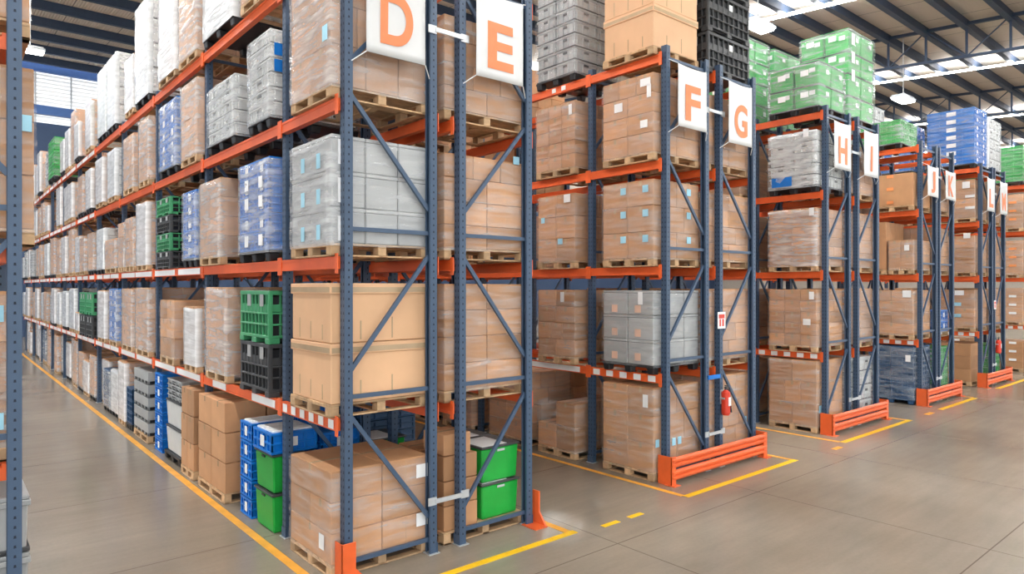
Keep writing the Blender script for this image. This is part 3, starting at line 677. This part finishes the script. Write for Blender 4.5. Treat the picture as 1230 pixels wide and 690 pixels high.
# ---------------- rack D floor level, loose goods
lg = 'green lidded boxes beside the rack D aisle'
def green_box(x, y, z, w_, d_, h, label, group, face_label=True, lid='dark'):
    o = empty('lidded_box', (x, y, z), label, 'storage box', group)
    b = MB(); b.cbox(.015, .015, 0, w_ - .015, d_ - .015, h * .93, 'green', .016, .016)
    for (ax) in (0, 1): pass
    link('box_body', b.mesh('box_body'), o)
    b = MB(); b.cbox(0, 0, h * .93, w_, d_, h - .006, lid, .006); link('lid', b.mesh('lid'), o)
    b = MB(); b.cbox(.0, d_ * .5 - .05, h * .84, .014, d_ * .5 + .05, h * .9, 'black', .004); link('handle', b.mesh('handle'), o)
    b = MB(); b.cbox(w_ * .5 - .06, .0, h * .82, w_ * .5 + .06, .014, h * .885, 'galv' if not face_label else 'black', .004); link('latch', b.mesh('latch'), o)
    if face_label:
        b = MB(); b.box(w_ * .42, -.001, h * .42, w_ * .42 + .19, .008, h * .68, 'white'); link('paper_label', b.mesh('paper_label'), o)
    else:
        b = MB(); b.box(.04, .04, h - .006, w_ * .7, d_ - .05, h - .002, 'white'); link('paper_sheet', b.mesh('paper_sheet'), o)
    return o
green_box(3.12, 8.2, 0.002, .42, .62, .485, 'green lidded box on the floor under the other, beside the blue crates', lg)
green_box(3.12, 8.2, .49, .42, .62, .485, 'green lidded box with a blue crate on top of it', lg)
bc = 'blue crates beside the rack D aisle'
def blue_crate(x, y, z, w_, d_, h, label, papers=False):
    o = empty('crate', (x, y, z), label, 'crate', bc)
    link('crate_body', unit('bluecrate', w_, d_, h), o)
    if papers:
        b = MB()
        for k in range(3): b.cbox(.04, .05 + k * (d_ - .1) / 3, h * .9, w_ - .05, .04 + (k + 1) * (d_ - .1) / 3, h + .012, 'white', .004)
        link('paper_stack', b.mesh('paper_stack'), o)
    return o
blue_crate(3.10, 8.18, .977, .6, .64, .27, 'blue crate filled with white papers on top of the green boxes', True)
for k in range(5): blue_crate(3.12, 8.92, .002 + k * .25, .56, .44, .246, 'blue crate left of the green boxes, %s of five stacked' % ('bottom', 'second', 'middle', 'fourth', 'top')[k], k == 4)
for k in range(5): blue_crate(3.75, 8.92, .002 + k * .28, .56, .44, .276, 'blue crate in the taller stack farther behind, %s of five' % ('bottom', 'second', 'middle', 'fourth', 'top')[k], k == 4)
for k in range(4): blue_crate(3.76, 8.22, .002 + k * .29, .56, .6, .286, 'blue crate behind the green boxes and the post, %s of four' % ('bottom', 'second', 'third', 'top')[k])
lc = 'loose brown cartons stacked beside the rack D aisle'
bare_pallet(3.05, 9.78, .002, 'wooden pallet under the nearer loose cartons beside the blue crates', D=1.25)
bare_pallet(3.05, 11.28, .002, 'wooden pallet under the farther loose cartons', D=.7)
LAY = ('bottom', 'middle', 'top')
for k in range(3):
    z = .142 + k * .425
    for i in range(2):
        for j in range(2):
            if k == 2 and j == 1 and i == 0: pass
            single('carton', 3.05 + i * .6 + rnd.uniform(0, .01), 9.78 + j * .63, z, .585, .62, .42, 'loose carton in the %s layer of the nearer pile, %s, %s' % (LAY[k], ('aisle side', 'inner side')[i], ('front', 'rear')[j]), 'carton', lc)
            single('carton', 3.05 + i * .6 + rnd.uniform(0, .01), 11.29 + j * .35, z, .585, .345, .42, 'loose carton in the %s layer of the farther pile, %s, %s' % (LAY[k], ('aisle side', 'inner side')[i], ('front', 'rear')[j]), 'carton', lc)
# grey bins with lids, blue stack, trays
bare_pallet(3.1, 12.25, .002, 'black pallet under the light grey lidded bins', D=1.0, pal='black')
for k in range(2):
    for i in range(2):
        b = MB(); b.cbox(.01, .01, 0, .57, .94, .42, 'lgrey', .015, .02); b.cbox(0, 0, .42, .58, .95, .455, 'dark', .008)
        o = link('storage_bin', b.mesh('storage_bin'), None, (3.12 + i * .6, 12.28, .142 + k * .46)); tag(o, 'light grey bin with dark lid, %s layer, %s' % (('lower', 'upper')[k], ('aisle side', 'inner side')[i]), 'bin', 'light grey lidded bins on rack D floor')
for k in range(4): single('tote', 3.12, 12.28, 1.064 + k * .09, 1.15, .9, .085, 'wrapped grey tray on the grey bins, %s of four' % ('bottom', 'second', 'third', 'top')[k], 'tray', 'grey trays on the lidded bins')
for k in range(6): single('bluecrate', 3.12, 13.5, .002 + k * .24, .8, .55, .236, 'narrow blue crate by the dark post, %s of six' % ('bottom', 'second', 'third', 'fourth', 'fifth', 'top')[k], 'crate', bc)
bare_pallet(3.1, 14.5, .002, 'wooden pallet under the wide grey trays', D=1.2)
for k in range(5): single('trays', 3.1, 14.5, .142 + k * .25, 1.2, 1.2, .245, 'wide grey tray with dark gap above, %s of five' % ('bottom', 'second', 'middle', 'fourth', 'top')[k], 'tray', 'wide grey trays on rack D floor')
d(0, 15.95, 16.5, .9, 'navycrate', 'low dark crate stack left of the wide grey trays, on the floor', n=(2, 1, 3), film=0, detail=1, pal='black')
d(0, 16.6, 17.3, 1.4, 'carton', 'white wrapped carton load left of the dark crates, on the floor', n=(1, 1, 3), film=3, detail=1)
# ---------------- rack E
def row(k, li, y0, y1, top, st, label, dx=-.16, **kw):
    kw.setdefault('detail', 2); kw.setdefault('W', 1.28 if k in 'EGIKM' else 1.2)
    return load(RX[k] + dx, y0, LV[li] + .002, top, st, label, GR(li, k), D=round(y1 - y0, 2), **kw)
row('E', 1, 6.58, 7.6, 3.07, 'carton', 'film-wrapped cartons on a grey-white pallet, first beam of rack E', n=(2, 2, 4), film=1)
row('E', 2, 6.58, 7.6, 4.62, 'carton', 'film-wrapped cartons on the second beam of rack E', n=(2, 2, 4), film=1, labels=[('y', 1.1, 1.15, .1, .1, 'lblue')])
row('E', 3, 6.58, 7.6, 6.25, 'carton', 'film-wrapped cartons behind the letter E banner', n=(2, 2, 4), film=1)
for li in (1, 2, 3): row('E', li, 8.3, 9.3, LV[li] + 1.35, 'carton', 'film-wrapped cartons %s of rack E behind the end bay' % LVN[li], n=(2, 2, 4), film=1, detail=1)
for li in (1, 2, 3): row('E', li, 9.9, 10.9, LV[li] + 1.35, 'carton', 'film-wrapped cartons %s of rack E, second bay, farther one' % LVN[li], n=(2, 2, 4), film=1, detail=1)
bare_pallet(4.52, 6.56, .002, 'long wooden pallet under the cartons and green boxes of rack E', W=1.25, D=1.2)
ec = 'cartons stacked beside the green boxes of rack E'
for k in range(3):
    for j in range(2): single('carton', 4.53 + rnd.uniform(0, .02), 6.6 + j * .52, .142 + k * .295, .5, .5, .29, 'carton of the column beside the green boxes, %s layer, %s' % (LAY[k], ('front', 'rear')[j]), 'carton', ec)
single('carton', 4.56, 6.62, .142 + 3 * .295, .4, .45, .25, 'small top carton beside the green boxes, right behind the double posts', 'carton', ec)
eg = 'green lidded boxes in rack E'
for j, nm in enumerate(('front', 'rear')):
    for k in range(2): green_box(5.11, 6.6 + j * .58, .142 + k * .455, .62, .56, .45, '%s green box of rack E with %s, %s one' % (('lower', 'upper')[k], ('a steel latch', 'a white sheet on its lid')[k], nm), eg, False)
for k in range(2): green_box(4.5, 8.25, .002 + k * .48, .55, .6, .47, 'green box farther back behind the carton column of rack E, %s one' % ('lower', 'upper')[k], eg, False)
for k in range(8):
    o = single('navycrate', 4.85, 9.2, .002 + k * .2, .95, .8, .196, 'dark tray in the tall stack behind the green boxes, %s of eight' % ('lowest', 'second', 'third', 'fourth', 'fifth', 'sixth', 'seventh', 'eighth')[k], 'tray', 'dark trays behind the green boxes', 'tray')
row('D', 0, 10.06, 11.06, 1.5, 'carton', 'brown carton load in the shade behind the low wrapped stack of rack D', dx=1.5, n=(1, 1, 3), film=1, detail=1)
# ---------------- racks F to N
row('F', 0, 6.6, 7.65, 1.46, 'carton', 'wrapped cartons in three layers on the floor, end bay of rack F', n=(2, 2, 3), film=1, labels=[('x', .15, 1.1, .1, .2, 'white')] + [('y', u, v, .09, .12, 'lblue') for u, v in ((.25, 1.1), (.08, .45), (.5, .42), (.65, .42))])
row('F', 0, 8.3, 9.25, .98, 'carton', 'stepped carton pile under loose film, floor of rack F, second bay', n=(2, 2, 2), film=1, topn=lambda x, y: y > .3)
row('F', 0, 9.6, 10.7, 1.4, 'carton', 'dark shaded wrapped cartons at the back of the floor of rack F', n=(2, 2, 4), film=1)
row('F', 1, 6.6, 7.65, 2.98, 'gbox', 'grey totes with square kraft labels under film, first beam of rack F', n=(3, 2, 3), film=1, pal='black', labels=[('x', u, v, .12, .12, 'pink') for u in (.3, .78) for v in (.12, .5, .88)] + [('x', .25, 1.05, .09, .2, 'white')])
row('F', 1, 8.3, 9.25, 2.98, 'carton', 'wrapped brown cartons on the first beam of rack F, second bay', n=(2, 2, 4), film=1, labels=[('x', .3, 1.05, .09, .18, 'white')])
fl = [('x', u, v, .11, .11, 'lblue') for u in (.15, .6) for v in (.3, .7, 1.08)] + [('y', .9, v, .11, .11, 'lblue') for v in (.3, .7, 1.08)]
row('F', 2, 6.6, 7.65, 4.72, 'carton', 'wrapped cartons with rows of blue labels, second beam of rack F', n=(2, 2, 3), film=1, labels=fl)
row('F', 2, 8.3, 9.25, 4.68, 'carton', 'wrapped cartons with one white and blue label, second beam of rack F, second bay', n=(2, 2, 3), film=1, labels=[('x', .18, 1.1, .16, .14, 'white'), ('x', .8, .75, .1, .1, 'lblue'), ('x', .35, .35, .12, .1, 'lblue')])
row('F', 3, 6.6, 7.65, 6.38, 'carton', 'wrapped cartons with white stickers behind the letter F banner', n=(2, 2, 4), film=1, labels=[('x', .15, 1.1, .2, .12, 'white'), ('x', .08, .95, .08, .2, 'white'), ('x', .7, .8, .17, .14, 'white'), ('x', .18, .45, .14, .12, 'white')])
row('F', 3, 8.3, 9.3, 6.3, 'carton', 'wrapped small cartons on the third beam of rack F, second bay', n=(2, 3, 5), film=1, labels=[('x', .1, 1.0, .08, .18, 'white')])
row('F', 4, 8.3, 9.3, 8.4, 'tote', 'high stack of small grey totes on a black pallet, top beam of rack F', n=(2, 2, 7), film=1, pal='black')
bare_pallet(RX['F'] - .16, 6.6, LV[4] + .002, 'wooden pallet under the large cartons on the top of rack F', D=1.05)
for k in range(3): big_lidded(RX['F'] - .16, 6.6, LV[4] + .142 + k * .66, 1.2, 1.05, .655, 'large pale lidded carton on top of rack F, %s' % ('bottom one with the pallet below', 'middle one', 'topmost one')[k], 'large lidded cartons on rack F')
row('G', 0, 6.6, 7.65, 1.5, 'carton', 'mixed cartons on the floor of rack G behind the extinguisher', n=(3, 2, 3), film=1, labels=[('y', 1.15, .5, .1, .13, 'lblue')])
for li, t in ((1, 3.0), (2, 4.65), (3, 6.3)): row('G', li, 6.6, 7.65, t, 'carton', 'film-wrapped carton load %s in the end bay of rack G' % LVN[li], n=(2, 2, 4), film=1 if li != 1 else 2)
for li in range(4): row('G', li, 8.35, 9.4, LV[li] + 1.35, 'carton', 'carton load %s in the second bay of rack G' % LVN[li], n=(2, 2, 4), film=1, detail=1)
for k in range(3): single('vblack', RX['G'] - .22, 6.55, LV[4] + .002 + k * .7, 1.3, 1.1, .695, 'black vented container on top of rack G, %s' % ('bottom one', 'middle one', 'topmost one')[k], 'container', 'black containers on top of rack G')
for k, b0_, b1_ in (('E', 3, 9), ('F', 2, 5), ('G', 2, 5)):       # the bays further back, glimpsed between the nearer loads
    for li in range(5 if k != 'E' else 4):
        for bi in range(b0_, b1_ + 1):
            for s_, nm in ((0, 'nearer'), (1, 'farther')):
                ya = BAYS[bi] + .12 + 1.5 * s_
                if k == 'G' and li < 2: continue
                row(k, li, ya, ya + rnd.uniform(1.0, 1.3), LV[li] + rnd.uniform(1.15, 1.36), 'carton', 'shaded carton load %s of rack %s, %s back, %s' % (LVN[li], k, BN[bi], nm), n=(2, 2, 4), film=rnd.choice((0, 1)), detail=1)
row('G', 0, 9.75, 10.9, 1.4, 'carton', 'brown cartons in the shade on the floor of rack G, second bay', n=(2, 2, 3), film=0, detail=1, labels=[('x', .8, .8, .2, .1, 'orangelabel')])
# H and I
row('H', 0, 6.6, 7.65, 1.5, 'carton', 'wrapped cartons on the floor in the end bay of rack H', n=(2, 2, 3), film=1, labels=[('y', .15, .35, .12, .16, 'lblue')])
row('H', 1, 6.6, 7.65, 2.98, 'carton', 'wrapped cartons on the first beam of rack H', n=(2, 3, 5), film=1, labels=[('x', .1, 1.05, .1, .16, 'white'), ('x', .2, .5, .16, .13, 'white')])
row('H', 2, 6.6, 7.65, 4.68, 'carton', 'heavily wrapped cartons on the second beam of rack H', n=(2, 2, 6), film=2, labels=[('x', .1, 1.1, .1, .16, 'white')])
row('H', 3, 6.6, 7.65, 6.3, 'ltote', 'grey wrapped trays with a blue patch on a black pallet, third beam of rack H', n=(2, 2, 5), film=2, pal='black', labels=[('x', .75, .13, .45, .2, 'blue'), ('x', .22, 1.1, .12, .17, 'white')])
row('H', 4, 6.55, 7.65, 7.72, 'greenbox', 'low film-wrapped green boxes, two layers, on top of rack H', n=(2, 2, 2), film=4, pal='black', labels=[('x', u, v, .17, .12, 'white') for u in (.3, .8) for v in (.25, .7)])
row('I', 4, 6.55, 7.65, 8.72, 'greenbox', 'tall film-wrapped green boxes, four layers, on top of rack I', dx=-.25, n=(2, 2, 4), film=4, pal='black', W=1.35, labels=[('x', u, v, .17, .12, 'white') for u in (.35, .85) for v in (1.3, 1.75)] + [('y', .2, v, .15, .25, 'white') for v in (.9, 1.3, 1.7)])
row('H', 4, 8.3, 9.4, 8.75, 'greenbox', 'tall green wrapped boxes behind the low ones, top of rack H', n=(2, 2, 4), film=4, pal='black', detail=1)
row('I', 4, 8.3, 9.4, 8.75, 'greenbox', 'green wrapped boxes behind the tallest green stack, top of rack I', n=(2, 2, 4), film=4, pal='black', detail=1)
row('I', 0, 6.6, 7.65, 1.45, 'ltote', 'pale blue-grey wrapped totes on the floor of rack I', n=(2, 2, 4), film=2, pal='black')
for li, t in ((1, 3.0), (2, 4.7), (3, 6.2)): row('I', li, 6.6, 7.65, t, 'carton', 'film-wrapped carton load %s in the end bay of rack I' % LVN[li], n=(2, 2, 4), film=2)
for k in 'HI':
    for li in range(4): row(k, li, 8.35, 9.35, LV[li] + 1.33, 'carton', 'shaded carton load %s in the second bay of rack %s' % (LVN[li], k), n=(2, 2, 4), film=1, detail=1)
# J and K
row('J', 0, 6.6, 7.7, 1.5, 'navycrate', 'dark blue crates under grey film on the floor of rack J', n=(2, 2, 5), film=1, pal='navy', labels=[('x', .12, 1.05, .12, .17, 'white')])
row('J', 1, 6.6, 7.65, 2.95, 'carton', 'neat wrapped cartons on the first beam of rack J', n=(2, 1, 4), film=1, labels=[('x', .15, 1.05, .2, .18, 'white')])
row('J', 2, 6.6, 7.2, 4.25, 'carton', 'low wrapped carton load on the second beam of rack J', n=(2, 2, 2), film=1, labels=[('x', .15, .55, .12, .15, 'white')])
row('J', 2, 7.25, 7.95, 4.75, 'carton', 'taller carton load behind the low one, second beam of rack J', n=(2, 1, 1), film=0)
row('J', 3, 6.6, 7.65, 5.98, 'carton', 'large brown carton load with three orange labels, third beam of rack J', n=(2, 1, 1), film=0, labels=[('x', .55, v, .16, .08, 'orangelabel') for v in (.1, .45, .78)])
row('J', 4, 6.9, 7.9, 7.4, 'greencrate', 'green crates wrapped in film on top of rack J', n=(2, 2, 2), film=4, pal='black', W=1.15)
row('J', 4, 8.3, 9.3, 8.3, 'ltote', 'white wrapped load on top of rack J, left of the green crates', n=(2, 2, 4), film=3, pal='black', detail=1)
row('K', 3, 6.6, 7.65, 6.0, 'carton', 'carton load behind the letter K banner', n=(2, 2, 3), film=1, detail=1)
row('K', 2, 6.6, 7.65, 4.65, 'carton', 'wrapped cartons on the second beam of rack K', n=(2, 2, 3), film=1, detail=1)
row('K', 1, 6.6, 7.3, 2.4, 'bluecrate', 'blue crate load on the first beam of rack K', n=(2, 1, 2), film=1, detail=1)
row('K', 0, 6.6, 7.65, 1.4, 'greencrate', 'dark green crates on the floor of rack K behind the orange guard', n=(2, 2, 3), film=2, detail=1)
row('K', 4, 8.3, 9.3, 8.35, 'ltote', 'white wrapped stack on top of rack K behind the green crates', n=(2, 2, 4), film=3, pal='black', detail=1)
# L and M
row('L', 0, 6.7, 7.7, 1.3, 'carton', 'plain stacked cartons on the floor of rack L', n=(2, 1, 3), film=0)
row('L', 1, 6.6, 7.65, 2.95, 'carton', 'wrapped cartons with pale blue labels, first beam of rack L', n=(2, 1, 4), film=1, labels=[('x', .45, v, .2, .1, 'lblue') for v in (.35, .7)] + [('x', .4, 1.05, .25, .15, 'white')])
row('L', 2, 6.6, 7.65, 4.6, 'carton', 'wrapped cartons on the second beam of rack L', n=(2, 1, 3), film=1, labels=[('x', .2, 1.1, .18, .16, 'white')])
row('L', 3, 6.6, 7.65, 6.3, 'carton', 'cartons with white stickers on the third beam of rack L', n=(2, 1, 4), film=1, labels=[('x', .22, 1.0, .2, .2, 'white')] + [('x', .12, v, .25, .08, 'white') for v in (.3, .65)])
row('L', 4, 6.6, 7.9, 8.5, 'bluecrate', 'tall film-wrapped blue crate stack, seven layers, on top of rack L', n=(2, 1, 7), film=1, pal='black')
row('L', 4, 8.35, 9.35, 8.3, 'bluecrate', 'blue crate stack behind the taller one on top of rack L', n=(2, 1, 7), film=1, pal='black', detail=1)
row('M', 4, 6.6, 7.7, 8.4, 'ltote', 'white wrapped stack beside the blue crates, on top of rack M', dx=-.1, n=(2, 2, 5), film=3, pal='black', detail=1)
row('M', 0, 6.6, 7.6, 1.2, 'greencrate', 'green crates on the floor of rack M behind the extinguisher', n=(2, 2, 3), film=1, detail=1)
for li in (1, 2, 3): row('M', li, 6.6, 7.65, LV[li] + 1.33, 'carton', 'wrapped carton load %s of rack M, end bay' % LVN[li], n=(2, 2, 4), film=1, detail=1)
for k in 'JKLM':
    for li in range(4): row(k, li, 8.35, 9.35, LV[li] + 1.33, 'carton', 'shaded carton load %s in the second bay of rack %s' % (LVN[li], k), n=(2, 2, 4), film=1, detail=1)
for bi, ya, nm in ((0, 6.6, 'end bay'), (1, 8.35, 'second bay'), (1, 9.75, 'second bay, farther one')):
    for li in range(4):
        row('N', li, ya, ya + 1.02, LV[li] + (1.1 if li == 0 else 1.33), 'carton', 'wrapped carton load %s of the rightmost rack, %s' % (LVN[li], nm), n=(2, 1, 4), film=1 if li else 0, labels=[('x', .3, v, .22, .08, 'orangelabel' if li > 1 else 'white') for v in (.3, .6, .9)], detail=1)
row('N', 4, 6.6, 7.7, 8.05, 'greencrate', 'green crate stack at the right edge on the rightmost rack, nearer one', n=(2, 1, 5), film=1, pal='black', detail=1)
row('N', 4, 8.35, 9.5, 8.1, 'greencrate', 'green crate stack at the right edge on the rightmost rack, second one', n=(2, 1, 4), film=1, pal='black', detail=1)
# ---------------- rack C at the left edge
cx = RX['C'] - .13
bl = [('y', 1.02, v, .16, .12, 'lblue') for v in (.2,)]
load(cx, 6.62, LV[3] + .002, 6.4, 'carton', 'wrapped white and brown cartons at the top left corner, third beam of rack C', 'pallet loads on rack C', W=1.3, n=(3, 2, 4), film=1)
load(cx - .0, 6.62, LV[2] + .002, 4.78, 'carton', 'tall brown cartons with a blue label at the left edge, second beam of rack C', 'pallet loads on rack C', W=1.33, n=(3, 2, 3), film=1, labels=[('y', 1.25, .84, .12, .13, 'lblue')])
load(cx, 6.62, LV[1] + .002, 3.0, 'carton', 'wrapped cartons with two blue labels at the left edge, first beam of rack C', 'pallet loads on rack C', W=1.18, n=(2, 2, 3), film=2, labels=[('y', 1.06, v, .14, .13, 'lblue') for v in (.18, 1.02)])
gc = 'grey totes at the lower left corner on the floor of rack C'
for k in range(3):
    for i in range(2): single('tote', -.64 + i * .62, 6.62, .002 + k * .46, .6, .8, .455, 'grey ribbed tote at the lower left edge, %s layer, %s column' % (LAY[k], ('left', 'right')[i]), 'tote', gc)

# ---------------- extinguishers, signs, floor lines
def extinguisher(x, y, z, label):
    o = empty('fire_extinguisher', (x, y, z), label, 'fire extinguisher', 'red fire extinguishers on the rack ends'); o.scale = (.85, 1, .9)
    b = MB(); b.cyl((0, 0, .04), (0, 0, .42), .075, 'red', 18); b.cyl((0, 0, .42), (0, 0, .47), .075, 'red', 18, .03); b.cyl((0, 0, 0), (0, 0, .04), .06, 'red', 18, .075); link('tank', b.mesh('tank'), o)
    b = MB(); b.cyl((0, 0, .47), (0, 0, .51), .022, 'dark', 10); b.box(-.02, -.02, .51, .09, .02, .53, 'dark'); b.box(-.02, -.015, .545, .1, .015, .56, 'dark'); link('valve_handle', b.mesh('valve_handle'), o)
    b = MB(); b.cyl((.03, 0, .5), (.1, -.02, .42), .012, 'black', 8); b.cyl((.1, -.02, .42), (.085, -.05, .12), .012, 'black', 8); b.cyl((.085, -.05, .12), (.08, -.05, .05), .016, 'black', 8, .028); link('hose', b.mesh('hose'), o)
    b = MB(); b.box(-.05, .07, .2, .05, .0845, .46, 'galv'); b.box(-.08, -.02, .3, .08, .07, .33, 'galv'); link('mounting_bracket', b.mesh('mounting_bracket'), o)
    b = MB(); b.box(-.04, -.079, .18, .04, -.07, .34, 'white'); link('paper_label', b.mesh('paper_label'), o)
extinguisher(RX['G'] + .015, Y0 - .135, .88, 'red fire extinguisher hung between racks F and G')
extinguisher(RX['M'] + .015, Y0 - .135, .95, 'red fire extinguisher hung between racks L and M')
for x, nm in ((RX['G'] - .1, 'F and G'), (RX['L'] + 1.07 + .05, 'L and M')):
    b = MB(); b.box(-.03, 0, 0, .2, .004, .28, 'white'); o = link('fire_sign', b.mesh('fire_sign'), None, (x, Y0 - .075, 2.33)); tag(o, 'small white sign with red fire symbols between racks %s' % nm, 'sign', 'fire signs')
    b = MB()
    b.box(.0, -.003, .17, .17, 0, .24, 'red'); b.box(.02, -.003, .04, .06, 0, .16, 'red'); b.box(.10, -.003, .04, .15, 0, .16, 'red'); link('symbol', b.mesh('symbol'), o)
b = MB(); b.box(0, 0, 0, .34, .02, .07, 'blue'); o = link('bracket', b.mesh('bracket'), RK['F'][0], (1.06, -.08, 1.5))
def line(x0, y0, x1, y1, label, mat='yellow'):
    b = MB(); b.box(0, 0, .0005, x1 - x0, y1 - y0, .0035, mat); o = link('floor_line', b.mesh('floor_line'), None, (x0, y0, 0)); tag(o, label, 'floor line', 'yellow lines painted on the floor')
line(2.9, 5.87, 3.0, 40, 'long worn yellow line along the aisle beside rack D', 'oyellow')
line(3.0, 5.85, 6.03, 5.95, 'yellow line across the floor in front of racks D and E')
line(5.9, 5.951, 6.0, 14, 'yellow line along the floor beside rack E', 'oyellow')
line(8.25, 5.8, 11.48, 5.9, 'bright yellow line in front of racks F and G')
line(8.2, 5.901, 8.29, 14, 'yellow line along the floor beside rack F', 'oyellow')
line(11.38, 5.901, 11.47, 12, 'yellow line along the floor beside rack G', 'oyellow')
line(13.45, 5.86, 16.9, 5.97, 'bright yellow line in front of racks H and I')
line(13.4, 5.971, 13.5, 12, 'yellow line along the floor beside rack H', 'oyellow')
line(16.78, 5.971, 16.88, 12, 'yellow line along the floor beside rack I', 'oyellow')
line(18.9, 5.88, 21.6, 6.0, 'yellow line in front of racks J and K')
line(21.6, 6.001, 21.7, 12, 'faint yellow line along the floor beside rack K', 'oyellow')
line(24.1, 6.0, 27.4, 6.12, 'farthest yellow line in front of racks L and M')
line(6.42, 5.76, 6.72, 5.84, 'short yellow dash on the floor left of its twin, between racks E and F')
line(6.93, 5.76, 7.2, 5.84, 'short yellow dash on the floor right of its twin, between racks E and F')
line(12.75, 5.72, 13.05, 5.82, 'short faded orange dash left of the line at rack H', 'oyellow')
line(17.9, 5.86, 18.3, 5.98, 'short faded dash left of the line at rack J', 'oyellow')
